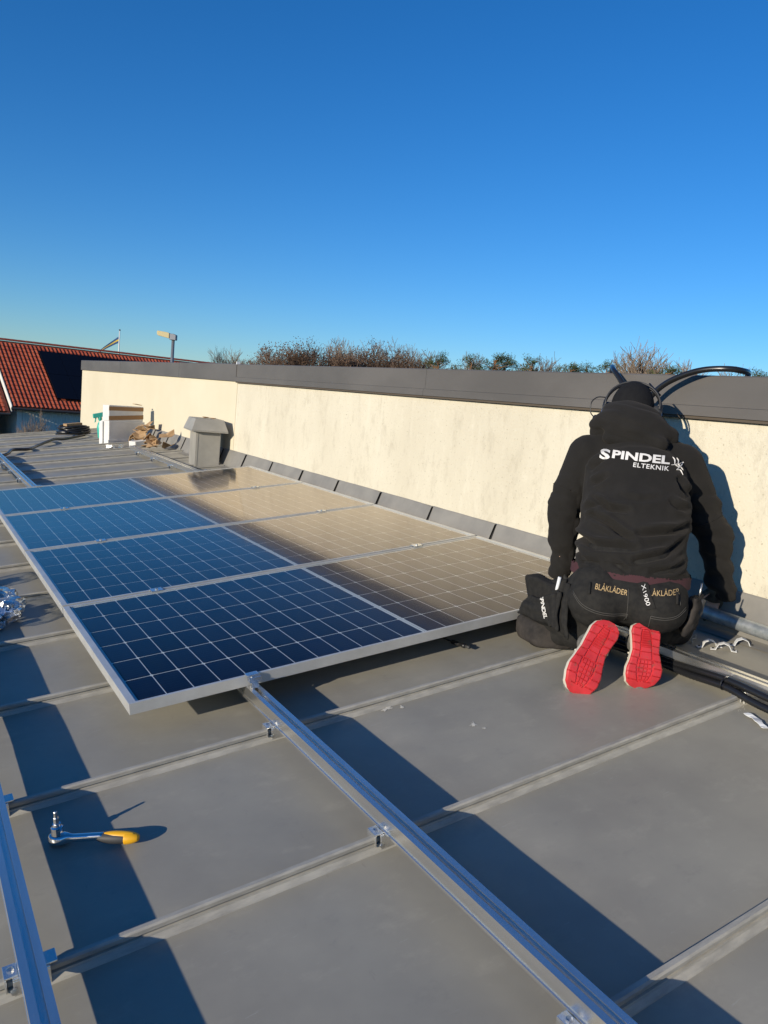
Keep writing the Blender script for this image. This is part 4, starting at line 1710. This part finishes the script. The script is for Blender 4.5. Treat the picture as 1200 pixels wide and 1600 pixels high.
wl, wr = W(*WRL), W(*WRR)
pipe_dir = (RM.to_3x3() @ (pb - pa)).normalized()
pdR = (W(.75, .33, .175) - wr).normalized()
upR = (PF * -.35 + PU * .6 + PR * .1)
upR = (upR - pdR * upR.dot(pdR)).normalized()
sdR = pdR.cross(upR)
pdL = (W(.535, -.245, .185) - wl).normalized()
upL = (-PR * .8 - PF * .5)
upL = (upL - pdL * upL.dot(pdL)).normalized()
sdL = upL.cross(pdL)
hand(b, wr + pdR * .008, pdR, -sdR, upR, .75, pdR * .4 - sdR * .7 - upR * .5, .76)
hand(b, wl + pdL * .008, pdL, sdL, upL, .35, pdL * .6 + sdL * .6 - upL * .2, .76)
bme = blob(b, .0048, 3)
link('body', bme, M_skin, man, True)
g = MB()
hand(g, wr, pdR, -sdR, upR, .75, pdR * .4 - sdR * .7 - upR * .5, 1.06)
link('glove', blob(g, .0035, 2), M_glove, man, True)
g = MB()
hand(g, wl, pdL, sdL, upL, .35, pdL * .6 + sdL * .6 - upL * .2, 1.06)
link('glove', blob(g, .0035, 2), M_gloveb, man, True)

# hooded jacket
j = MB()
j.limb(W(.255, .003, .375), W(.36, -.003, .53), .135, .138, 1.36, PR, 28)
j.limb(W(.36, -.003, .53), W(.475, -.022, .67), .138, .130, 1.42, PR, 28)
j.limb(W(.475, -.022, .67), W(.56, -.032, .77), .128, .085, 1.45, PR, 28)
j.limb(W(*SHL), W(.575, -.05, .80), .074, .070, 1.0)
j.limb(W(*SHR), W(.585, -.03, .80), .074, .070, 1.0)
for S, E_, K, r1 in ((SHL, ELL, WRL, .060), (SHR, ELR, WRR, .060)):
    S_, E2, K2 = W(*S), W(*E_), W(*K)
    j.limb(S_, E2, .080, .066)
    j.limb(E2, K2, .065, .047)
    j.limb(K2 - (K2 - E2).normalized() * .03, K2 + (K2 - E2).normalized() * .012, .044, .043)
j.limb(W(.228, .004, .322), W(.25, .004, .372), .138, .136, 1.42, PR, 28)
jme = blob(j, .0062, 7)


CREASES = [
    ([(-.151, .590), (-.120, .581), (-.090, .568), (-.029, .570)], .016, .0085), ([(-.147, .535), (-.090, .520), (-.044, .497), (-.002, .481)], .018, .009),
    ([(-.202, .455), (-.162, .447), (-.120, .439), (.009, .454)], .020, .010), ([(-.181, .690), (-.159, .712), (-.140, .735)], .013, .008),
    ([(-.166, .640), (-.143, .654), (-.120, .676)], .011, .008), ([(-.181, .405), (-.151, .384), (-.105, .389)], .014, .008),
    ([(-.052, .400), (-.029, .395), (-.010, .383)], .011, .007), ([(-.174, .552), (-.151, .570), (-.136, .568)], .011, .008),
    ([(.172, .537), (.131, .519), (.084, .515), (.015, .503)], .017, .009), ([(.154, .483), (.107, .445), (.043, .424), (.015, .417)], .019, .009),
    ([(.168, .417), (.135, .399), (.070, .385)], .013, .008), ([(.168, .590), (.131, .600), (.107, .615)], .012, .008),
    ([(.165, .640), (.140, .660), (.125, .690)], .013, .008), ([(-.06, .615), (.0, .610), (.06, .622)], .005, .009)]


def crease(r, u):
    d = 0
    for pts, dep, wid in CREASES:
        best, sg, tt = 9, 0, 0
        n = len(pts) - 1
        for i in range(n):
            (x0, y0), (x1, y1) = pts[i], pts[i + 1]
            dx, dy = x1 - x0, y1 - y0
            t = max(0, min(1, ((r - x0) * dx + (u - y0) * dy) / (dx * dx + dy * dy)))
            ex, ey = r - x0 - t * dx, u - y0 - t * dy
            q = math.hypot(ex, ey)
            if q < best:
                best, sg, tt = q, (1 if ey > 0 else -1), (i + t) / n
        if best < wid * 5:
            env = math.sin(PI * min(1, max(0, tt * .9 + .05))) ** .6
            d += 1.5 * env * dep * (-math.exp(-(best / wid) ** 2) + (.55 if sg < 0 else .85) * math.exp(-((best - wid * 1.9) / (wid * 1.2)) ** 2))
    return d


def jacket_folds(f, r, u):
    # distance from the arms
    arm = 1.0 if (r < -.215 or r > .185) else 0.0
    d = 0
    low = min(1, max(0, (.66 - u) / .12))
    q = u + .28 * (r + .01) ** 2 + .10 * f
    if not arm:
        a = noise.noise(Vector((r * 4.0, f * 3, q * 19)))
        c = noise.noise(Vector((r * 6.5 + 9 * u, f * 3 + 5, q * 30 + 3)))
        d += low * (.007 * a + .004 * c)
        if f < .55:
            d += crease(r, u)
        dg = noise.noise(Vector((r * 9 - u * 9, f * 2, u * 10 + r * 9)))
        d += .003 * dg * min(1, max(0, (.70 - u) / .06))
    else:
        k = min(1, max(0, (.70 - u) / .1))
        a = noise.noise(Vector((r * 7, f * 7, u * 22)))
        c = noise.noise(Vector((r * 12 + 5, f * 12, u * 34 + r * 20)))
        cuff = 1 + 1.0 * max(0, 1 - (u - .28) / .12)
        d += k * (.0105 * a + .0060 * c) * cuff - k * .006 * ridged(r * 6, f * 5 + 2, u * 15)
    d += .0012 * noise.noise(Vector((r * 30, f * 30, u * 30)))
    return d


fold(jme, jacket_folds)


def trim(me, test, edge=None):
    bb = bmesh.new()
    bb.from_mesh(me)
    kill = []
    for v in bb.verts:
        if test(v.co.dot(PF), v.co.dot(PR), v.co.dot(PU)):
            kill.append(v)
    bmesh.ops.delete(bb, geom=kill, context='VERTS')
    if edge is not None:
        for v in bb.verts:                      # a clean edge instead of a ragged cut
            if v.is_boundary:
                f, r, u = v.co.dot(PF), v.co.dot(PR), v.co.dot(PU)
                e = edge(f, r, u)
                if e is not None and abs(e - u) < .02:
                    v.co += PU * (e - u)
    bb.to_mesh(me)
    bb.free()


trim(jme, lambda f, r, u: u < .352 + .004 * math.sin(r * 40) and f < .43 and abs(r) < .215,
     lambda f, r, u: .351 + .004 * math.sin(r * 40) if f < .43 and abs(r) < .215 else None)
jack = link('jacket', jme, M_hood, man, True)
_sd = jack.modifiers.new('thick', 'SOLIDIFY')
_sd.thickness = .005
_sd.offset = -1
jbvh = BVHTree.FromPolygons([v.co.copy() for v in jme.vertices], [tuple(p.vertices) for p in jme.polygons])

# hood lying on the shoulders
h = MB()
cR = (PR + PU * -.13).normalized()
h.ell(W(.545, -.050, .852), (cR * .150, PF * .088 + PU * .02, PU * .070 - PF * .02), 28, 18)
h.ell(W(.59, -.058, .892), (cR * .124, PF * .098, PU * .070), 28, 18)
h.limb(W(.50, -.125, .826), W(.485, .045, .805), .040, .036, 1.0)
h.limb(W(.56, -.180, .842), W(.66, -.165, .83), .042, .036)
h.limb(W(.56, .075, .83), W(.66, .055, .83), .042, .036)
hme = blob(h, .006, 8)


def hood_folds(f, r, u):
    q = u + .5 * (r + .03) ** 2 + .18 * r
    return .0085 * noise.noise(Vector((r * 6, f * 5, q * 24))) + .004 * noise.noise(Vector((r * 14, f * 12, q * 40))) - .006 * ridged(r * 4 + 2, f * 4, q * 14)


fold(hme, hood_folds)
hoodo = link('hood', hme, M_hood, jack, True)
# knitted cap
c = MB()
c.ell(hd + hu * .012 - hf * .004, (PR * .084, hf * .100, hu * .114), 28, 18)
cme = blob(c, .005, 2)
bm_ = bmesh.new()
bm_.from_mesh(cme)
dele = [v for v in bm_.verts if (v.co - hd).dot(hu) < -.075 + .5 * max(0, (v.co - hd).dot(hf))]
bmesh.ops.delete(bm_, geom=dele, context='VERTS')
bm_.to_mesh(cme)
bm_.free()
co_ = link('knit_cap', cme, M_beanie, man, True)
co_.modifiers.new('thick', 'SOLIDIFY').thickness = .004

# headset with two bands, ear cups and a microphone boom
hs_ = empty('headset', Matrix())
hs_.parent = man
bands = MB()
for rad, back, up_ in ((.108, -.020, .118),):
    pts = [hd + PR * (rad * math.sin(a)) + hu * (up_ * math.cos(a) + .004) + hf * back for a in [math.radians(q) for q in range(-100, 101, 10)]]
    bands.tube(pts, .0058, 8)
bands.build('headband', M_black, hs_, smooth=True)
bands = MB()
pts = [hd + PR * (.102 * math.sin(a)) + hu * (.100 * math.cos(a) + .004) + hf * (-.058) for a in [math.radians(q) for q in range(-100, 101, 10)]]
bands.tube(pts, .0035, 6)
bands.build('rear_band', M_greygrip, hs_, smooth=True)
for sg in (-1, 1):
    m = MB()
    m.lathe(hd + PR * (.078 * sg) - hu * .012 - hf * .012, [(.030, 0), (.036, .006), (.036, .020), (.030, .030), (.016, .034)], 20, PR * sg)
    m.build('ear_cup', M_greygrip, hs_, smooth=True)
    m = MB()
    m.tube([hd + PR * (.106 * sg) + hu * .02 - hf * .02, hd + PR * (.112 * sg) - hu * .03 - hf * .015], .005, 6)
    m.build('cup_arm', M_steel, hs_)
m = MB()
m.tube(smooth_path([hd - PR * .108 + hu * .045 - hf * .02, hd - PR * .138 + hu * .042 - hf * .02, hd - PR * .158 + hu * .018 - hf * .015, hd - PR * .156 - hu * .018, hd - PR * .138 - hu * .042]), .0024, 6)
m.ell(hd - PR * .134 - hu * .046, (PR * .012, PU * .016, PF * .012), 10, 8)
m.build('microphone_boom', M_black, hs_, smooth=True)
m = MB()
m.tube([hd + PR * .052 + hu * .128 - hf * .02, hd + PR * .100 + hu * .075 - hf * .02], .0035, 6)
m.build('antenna', M_black, hs_, smooth=True)

# trousers
t = MB()
t.ell(W(.205, .004, .285), (PR * .196, PF * .150, PU * .105), 28, 18)
t.ell(W(.150, -.088, .262), (PR * .110, PF * .118, PU * .100), 24, 16)
t.ell(W(.160, .096, .270), (PR * .110, PF * .118, PU * .098), 24, 16)
t.limb(W(.235, .004, .30), W(.25, .004, .365), .135, .132, 1.40, PR, 28)
for Hh, K, A in ((HPL, KNL, ANL), (HPR, KNR, ANR)):
    Hv, Kv, Av = W(*Hh), W(*K), W(*A)
    t.limb(Hv, Kv, .104, .072)
    t.limb(Kv, Av, .070, .054)
t.ell(W(KNL[0] + .02, KNL[1] - .01, KNL[2] + .004), (PR * .062, PF * .075, PU * .062), 18, 12)
tme = blob(t, .0062, 6)


def trouser_folds(f, r, u):
    legs = min(1, max(0, (.24 - u) / .05))
    a = noise.noise(Vector((r * 13, f * 13, u * 15)))
    c = noise.noise(Vector((r * 24, f * 24, u * 24 + 6)))
    d = .0045 * a * legs + .0025 * c * legs - .007 * legs * ridged(r * 8, f * 7, u * 11)
    d += .0018 * noise.noise(Vector((r * 8, f * 5, u * 16)))
    if abs(r - .004) < .03 and .2 < u < .36:
        d -= .006 * (1 - abs(r - .004) / .03) * min(1, (.36 - u) / .08)
    return d


fold(tme, trouser_folds)
# keep the cloth on the roof
for v in tme.vertices:
    zr = roofz(v.co.x + PO.x) - PO.z + .006
    if v.co.z < zr:
        v.co.z = zr
trs = link('trousers', tme, M_trous, man, True)
tbvh = BVHTree.FromPolygons([v.co.copy() for v in tme.vertices], [tuple(p.vertices) for p in tme.polygons])


def cast(bvh, r, u, lift=.002, d=None, f0=-.9):
    d = d or PF
    hit = bvh.ray_cast(W(f0, r, u), d)
    if hit[0] is None:
        return None
    nrm = hit[1] if hit[1].dot(d) < 0 else -hit[1]
    return hit[0] + nrm * lift


def fit_print(name, me_verts, me_faces, bvh, place_fn, mt, parent, lift=.0022):
    vs, ok = [], {}
    out = []
    for i, (x, y) in enumerate(me_verts):
        r, u = place_fn(x, y)
        p = cast(bvh, r, u, lift)
        if p is not None:
            ok[i] = len(out)
            out.append(p)
    fs = [tuple(ok[i] for i in f) for f in me_faces if all(i in ok for i in f)]
    o = MB().add(out, fs).build(name, mt, parent, fix=False)
    return o


def text_mesh(body, bold=0.0, spacing=1.0):
    cu = bpy.data.curves.new('t', 'FONT')
    cu.body = body
    cu.size = 1.0
    cu.offset = bold
    cu.space_character = spacing
    cu.resolution_u = 3
    ob = bpy.data.objects.new('t', cu)
    COL.objects.link(ob)
    dg = bpy.context.evaluated_depsgraph_get()
    me = bpy.data.meshes.new_from_object(ob.evaluated_get(dg))
    bpy.data.objects.remove(ob)
    bb = bmesh.new()
    bb.from_mesh(me)
    bmesh.ops.triangulate(bb, faces=bb.faces)
    for _ in range(2):
        bmesh.ops.subdivide_edges(bb, edges=[e for e in bb.edges if e.calc_length() > .12], cuts=1)
        bmesh.ops.triangulate(bb, faces=bb.faces)
    vs = [(v.co.x, v.co.y) for v in bb.verts]
    bb.verts.index_update()
    fs = [tuple(v.index for v in f.verts) for f in bb.faces]
    bb.free()
    xs, ys = [q[0] for q in vs], [q[1] for q in vs]
    x0, x1, y0, y1 = min(xs), max(xs), min(ys), max(ys)
    return [((x - x0) / (x1 - x0), (y - y0) / (y1 - y0)) for x, y in vs], fs


def put_text(body, bvh, r0, u0, r1, u1, hgt, mt, parent, name='lettering', bold=.0, lift=.0022, spacing=1.0):
    vs, fs = text_mesh(body, bold, spacing)
    d = Vector((r1 - r0, u1 - u0))
    nrm = Vector((-d.y, d.x)).normalized()
    return fit_print(name, vs, fs, bvh, lambda x, y: (r0 + d.x * x + nrm.x * hgt * y, u0 + d.y * x + nrm.y * hgt * y), mt, parent, lift)


put_text('S', jbvh, -.157, .731, -.119, .7305, .035, M_print, jack, bold=.035)
put_text('PINDEL', jbvh, -.111, .7385, .088, .7370, .0285, M_print, jack, bold=.035)
put_text('ELTEKNIK', jbvh, -.034, .7165, .088, .7145, .0155, M_print, jack, bold=.015, spacing=1.12)


def stroke(pts, bvh, wid, mt, parent, name, lift=.0022, flat=True):
    """a thin printed or stitched line laid on the cloth, points as (right, up)"""
    P3 = []
    pp = smooth_path([Vector((a, b_, 0)) for a, b_ in pts], 8)
    for i, q in enumerate(pp):
        c_ = cast(bvh, q.x, q.y, lift)
        if c_ is not None:
            P3.append(c_)
    if len(P3) < 3:
        return
    m = MB()
    if not flat:
        m.tube(P3, wid, 5)
        return m.build(name, mt, parent, smooth=True)
    vs, fs = [], []
    for i, q in enumerate(P3):
        tg = (P3[min(i + 1, len(P3) - 1)] - P3[max(0, i - 1)]).normalized()
        sd = tg.cross(PF).normalized()
        w_ = wid * (.35 + .65 * math.sin(PI * min(1, max(0, (i + .5) / len(P3)))))
        vs += [q - sd * w_, q + sd * w_]
    fs = [(2 * i, 2 * i + 1, 2 * i + 3, 2 * i + 2) for i in range(len(P3) - 1)]
    return m.add(vs, fs).build(name, mt, parent, fix=False)


lx, ly, ls = .094, .715, .046
for pts in ([(0, .45), (.5, .55), (1, .72)], [(1, .72), (.75, .45), (.42, .12)], [(.05, 1.05), (.22, .85), (.26, .52)], [(.38, 1.0), (.52, .8), (.50, .58)],
            [(.26, .50), (.55, .38), (.80, .50)], [(.42, .12), (.72, .12), (.95, -.22)], [(.52, .34), (.75, .32), (.95, .12)], [(.5, .58), (.6, .45), (.55, .3)]):
    stroke([(lx + a * ls, ly + b_ * ls) for a, b_ in pts], jbvh, .0019, M_print, jack, 'emblem_stroke')

# jacket seams on the sleeves and the hem
def ring_seam(bvh, c, ax, name, parent, rad=.0016, n=40, mt=M_hood, R0=.3):
    ax = ax.normalized()
    a = ax.orthogonal().normalized()
    b_ = ax.cross(a)
    pts = []
    for k in range(n + 1):
        th = 2 * PI * k / n
        d = a * math.cos(th) + b_ * math.sin(th)
        hit = bvh.ray_cast(c, d, R0)
        if hit[0] is not None:
            pts.append(hit[0] + d * .0006)
    if len(pts) > 6:
        MB().tube(pts, rad, 5).build(name, mt, parent, smooth=True)


for E_, S in ((ELL, SHL), (ELR, SHR)):
    e, s_ = W(*E_), W(*S)
    ring_seam(jbvh, s_.lerp(e, .72), (e - s_), 'sleeve_seam', jack, .0022, R0=.12)
ring_seam(jbvh, W(.238, .004, .368), PU + PF * .3, 'hem_seam', jack, .0016, 60)

# maroon shirt edge between jacket and trousers
sm_ = MB()
sm_.limb(W(.222, .004, .302), W(.245, .004, .365), .1405, .1405, 1.44, PR, 40)
sme = blob(sm_, .006, 2)
trim(sme, lambda f, r, u: u < .338 + .005 * math.sin(r * 22 + 1) or u > .375, lambda f, r, u: .337 + .005 * math.sin(r * 22 + 1) if u < .36 else None)
link('shirt_hem', sme, M_maroon, man, True)

# back pockets, loops and lettering on the trousers
for pts in ([(-.170, .292), (-.135, .262), (-.085, .247), (-.025, .243), (.014, .246)], [(-.170, .286), (-.135, .255), (-.085, .240), (-.025, .236), (.014, .239)],
            [(.014, .246), (.004, .215)], [(.085, .258), (.13, .258), (.165, .268), (.19, .292)], [(.085, .251), (.13, .251), (.165, .261), (.192, .285)],
            [(.085, .258), (.083, .215)], [(.005, .33), (.010, .28), (.012, .22)], [(.16, .335), (.172, .30)]):
    stroke(pts, tbvh, .0011, M_stitch, trs, 'stitching', .0012, False)
put_text('BLÅKLÄDER', tbvh, -.100, .316, .003, .309, .0215, M_tanprint, trs, lift=.0018)
put_text('BLÅKLÄDER', tbvh, .062, .319, .165, .331, .020, M_tanprint, trs, lift=.0018)
lab = fit_print('label_patch', [(i / 6, k / 6) for k in range(7) for i in range(7)],
                [(k * 7 + i, k * 7 + i + 1, (k + 1) * 7 + i + 1, (k + 1) * 7 + i) for k in range(6) for i in range(6)], tbvh,
                lambda x, y: (.030 + .030 * x + .036 * (1 - y), .276 + .072 * y + .010 * x), M_trous, trs, .005)
put_text('X1900', tbvh, .0415, .342, .0690, .288, .0125, M_print, trs, lift=.0085, bold=.0)
for r_, u_ in ((-.118, .330), (.155, .335)):
    stroke([(r_, u_), (r_ + .002, u_ - .016), (r_ + .003, u_ - .032)], tbvh, .0045, M_trous, trs, 'belt_loop', .004, False)


# hanging tool pockets
def pocket(name, c, ax, ay, az, mt, seed, parent):
    """soft rounded pocket: half axes ax (width), ay (thickness), az (height)"""
    m = MB()
    c = Vector(c)
    n, k = 20, 14
    vs = []
    m.ell((0, 0, 0), ((1, 0, 0), (0, 1, 0), (0, 0, 1)), n, k)
    out = []
    for v in m.v:
        x, y, z = [math.copysign(abs(q) ** .45, q) for q in v]
        p = c + ax * x + ay * y + az * z
        p += ay.normalized() * .012 * noise.noise(Vector((x * 1.6 + seed, y, z * 2.2)))
        p += az.normalized() * .008 * noise.noise(Vector((x * 2.5, y + seed, z)))
        out.append(p)
    m.v = [tuple(q) for q in out]
    return m.build(name, mt, parent, smooth=True)


def cloth_panel(name, tl, tr, bl, br, bulge, mt, seed, parent, thick=.008, sag=.0, n=16, off=0.0):
    tl, tr, bl, br = [W(*q) for q in (tl, tr, bl, br)]
    nrm = (tr - tl).cross(bl - tl).normalized()
    if nrm.dot(PF) > 0:
        nrm = -nrm
    vs, fs = [], []
    for k in range(n + 1):
        v = k / n
        for i in range(n + 1):
            u = i / n
            p = tl.lerp(tr, u).lerp(bl.lerp(br, u), v)
            e = (math.sin(PI * u) ** .5) * (math.sin(PI * min(1, v * .92 + .06)) ** .5)
            d = bulge * e + off + .010 * noise.noise(Vector((u * 2.6 + seed, v * 3.2, seed * 1.7))) + .005 * noise.noise(Vector((u * 6, v * 6 + seed, 2)))
            p = p + nrm * d - PU * (sag * math.sin(PI * u) * (1 - v)) + PU * (.012 * noise.noise(Vector((u * 3, seed, 5))) * v)
            vs.append(p)
    for k in range(n):
        for i in range(n):
            q = k * (n + 1) + i
            fs.append((q, q + 1, q + n + 2, q + n + 1))
    o = MB().add(vs, fs).build(name, mt, parent, smooth=True)
    md = o.modifiers.new('thick', 'SOLIDIFY')
    md.thickness = thick
    md.offset = -1
    return o, vs, n


pocket('tool_pocket', W(.235, -.262, .205), (PF * .080 - PR * .075), (PR * .022 + PF * .018), (PU * .085 - PR * .022), M_trous, 1, trs)
cloth_panel('pocket_panel', (.315, -.300, .245), (.150, -.205, .318), (.325, -.368, .118), (.135, -.182, .130), .030, M_trous, 2, trs)
pp_, pv_, pn_ = cloth_panel('pocket_panel', (.300, -.312, .205), (.150, -.212, .255), (.318, -.362, .122), (.140, -.196, .128), .030, M_trous, 5, trs, off=.018, sag=.022)
cloth_panel('pocket_flap', (.165, -.200, .300), (.120, -.176, .305), (.130, -.200, .142), (.085, -.160, .120), .012, M_trous, 9, trs, off=.01)
cloth_panel('pocket_flap', (.190, -.222, .262), (.128, -.196, .270), (.140, -.226, .150), (.098, -.190, .138), .012, M_trous, 14, trs, off=.02)
# white print on the hanging pocket
tv, tf = text_mesh('SPINDEL', .03)
pbv = BVHTree.FromPolygons([Vector(q) for q in pv_], [(k * (pn_ + 1) + i, k * (pn_ + 1) + i + 1, (k + 1) * (pn_ + 1) + i + 1, (k + 1) * (pn_ + 1) + i) for k in range(pn_) for i in range(pn_)])
fit_print('lettering', tv, tf, pbv, lambda x, y: (-.288 + .028 * x + .014 * y, .232 - .072 * x + .006 * y), M_print, pp_, .003)
pocket('tool_pocket', W(.235, .216, .240), (PF * .060 + PR * .012), (PR * .018), (PU * .066 + PR * .006), M_trous, 9, trs)
cloth_panel('pocket_panel', (.150, .205, .318), (.260, .236, .318), (.150, .185, .186), (.255, .232, .190), .018, M_dusty, 21, trs, off=.012)
m = MB()
m.tube([W(.17, -.235, .225), W(.155, -.225, .318)], .0062, 10)
m.build('marker_pen', M_whiteplastic, trs, smooth=True)
m = MB()
m.lathe(W(.205, .236, .245), [(.013, 0), (.016, .02), (.014, .05), (.015, .062), (.011, .064)], 14, PU + PR * .12)
m.build('tool_handle', M_greygrip, trs, smooth=True)
m = MB()
m.tube([W(.24, .238, .28), W(.235, .240, .355)], .003, 6)
m.build('tool_blade', M_steel, trs, smooth=True)
# dusty knee pad pocket with grey piping
kp = pocket('knee_pad', W(KNL[0] - .035, KNL[1] + .012, KNL[2] + .010), (PR * .082 + PF * .02), (PF * .075 - PR * .05), PU * .050, M_dusty, 12, trs)
zr0 = roofz(PO.x + .2) - PO.z


# shoes
def shoe(toe, heel, across, name):
    """toe and heel: points on the sole; across: towards the outer side"""
    T, Hh = Vector(toe), Vector(heel)
    ax = (Hh - T)
    ln = ax.length
    ax.normalize()
    ac = Vector(across)
    ac = (ac - ax * ac.dot(ax)).normalized()
    nb = ax.cross(ac)
    if nb.dot(PF) > 0:
        nb = -nb                                         # sole normal, pointing back and up

    def half(a):
        # half width along the sole, 0 toe .. 1 heel
        k = [(0, .014), (.03, .031), (.09, .047), (.20, .0570), (.30, .0580), (.45, .0495), (.58, .0435), (.72, .0450), (.85, .0475), (.93, .042), (.975, .029), (1, .012)]
        for (x0, y0), (x1, y1) in zip(k[:-1], k[1:]):
            if a <= x1:
                s_ = (a - x0) / (x1 - x0)
                s_ = s_ * s_ * (3 - 2 * s_) * .4 + s_ * .6
                return y0 + (y1 - y0) * s_
        return k[-1][1]

    def bend(a):
        # toes flexed forward, arch hollow
        return -.060 * max(0, .24 - a) ** 2 / .0576 * .55 - .004 * math.sin(PI * min(1, max(0, (a - .4) / .4)))

    def skew(a):
        return .010 * math.sin(PI * a) - .004

    def pt(a, bq, depth):
        return T + ax * (a * ln) + ac * (bq + skew(a)) + nb * (bend(a) * .9 - depth)

    def groove(a, q):
        """0 on the tread, 1 in a groove; q = -1 .. 1 across"""
        aq = abs(q)
        g_ = 0
        inner = .50 if a < .45 else .42
        if .10 < a < .93:
            edge_in = inner * math.sin(PI * min(1, max(0, (a - .07) / .88))) ** .35
            if abs(aq - edge_in) < .055:
                g_ = 1
            if aq > edge_in + .04:
                if (a * 9.0 + .22 * q) % 1 < .10:
                    g_ = 1
            elif a < .46:
                if (a * 16) % 1 < .17 or ((q + 1.05) * 4.2) % 1 < .13:
                    g_ = 1
            elif .62 < a < .88:
                if (a * 60) % 1 < .38:
                    g_ = .5
            elif (a * 9) % 1 < .09:
                g_ = .7
        if .90 < a < .925 and aq < .4:
            g_ = 1
        return g_

    so_ = MB()
    na, nq = 150, 56
    idx = {}
    for i in range(na + 1):
        a = i / na
        for q in range(nq + 1):
            s_ = q / nq * 2 - 1
            rim = max(0, (abs(s_) - .90) / .10)
            so_.v.append(tuple(pt(a, s_ * half(a), .0042 * groove(a, s_) + .004 * rim * rim)))
    for i in range(na):
        for q in range(nq):
            k = i * (nq + 1) + q
            so_.f.append((k, k + 1, k + nq + 2, k + nq + 1))
    root = MB()
    root.v, root.f = so_.v, so_.f
    n0 = len(root.v)
    # side of the outsole down to the midsole
    rim_pts = [(i / na, -1) for i in range(na + 1)] + [(1, q / nq * 2 - 1) for q in range(1, nq)] + [(1 - i / na, 1) for i in range(na + 1)] + [(0, 1 - q / nq * 2) for q in range(1, nq)]

    def loop(depth, out):
        return [tuple(pt(a, s_ * half(a) * out, depth)) for a, s_ in rim_pts]
    top, low = loop(.004, 1.0), loop(.009, 1.012)
    nl = len(rim_pts)
    root.add(top + low, [(k, (k + 1) % nl, nl + (k + 1) % nl, nl + k) for k in range(nl)])
    sh = root.build('outsole', M_sole, None, smooth=False)
    md_ = MB()
    l0, l1, l2 = loop(.0088, 1.03), loop(.020, 1.05), loop(.030, 1.02)
    md_.add(l0 + l1 + l2, [(k, (k + 1) % nl, nl + (k + 1) % nl, nl + k) for k in range(nl)] + [(nl + k, nl + (k + 1) % nl, 2 * nl + (k + 1) % nl, 2 * nl + k) for k in range(nl)])
    md_.add(l0, [tuple(range(nl))])
    md_.add(l2, [tuple(range(nl))])
    ms = md_.build('midsole', M_mid, None, smooth=True)
    up = MB()
    up.ell(pt(.20, 0, .050), (ac * .047, ax * .060, nb * .036), 20, 12)
    up.ell(pt(.42, 0, .055), (ac * .042, ax * .070, nb * .042), 20, 12)
    up.ell(pt(.80, 0, .055), (ac * .038, ax * .052, nb * .045), 20, 12)
    up.limb(pt(.42, 0, .050), pt(.84, 0, .045), .036, .034)
    up.limb(pt(.72, 0, .06), pt(.70, 0, .10), .040, .038)
    upm = link('upper', blob(up, .005, 4), M_upper, None, True)
    lc = MB()
    for a_ in (.36, .44, .52):
        lc.tube([pt(a_, -.04, .06), pt(a_, -.022, .093), pt(a_, .022, .093), pt(a_, .04, .06)], .0035, 6)
    lco = lc.build('laces', M_mid, None, smooth=True)
    root_o = empty('shoe', Matrix())
    root_o.parent = man
    for o_ in (sh, ms, upm, lco):
        o_.parent = root_o
    return root_o


shoe(W(-.078, -.110, -.004), W(.050, -.036, .216), -PR - PF * .34 + PU * .22, 'shoe')
shoe(W(.016, .090, .020), W(.078, .078, .226), PR + PF * .30, 'shoe')
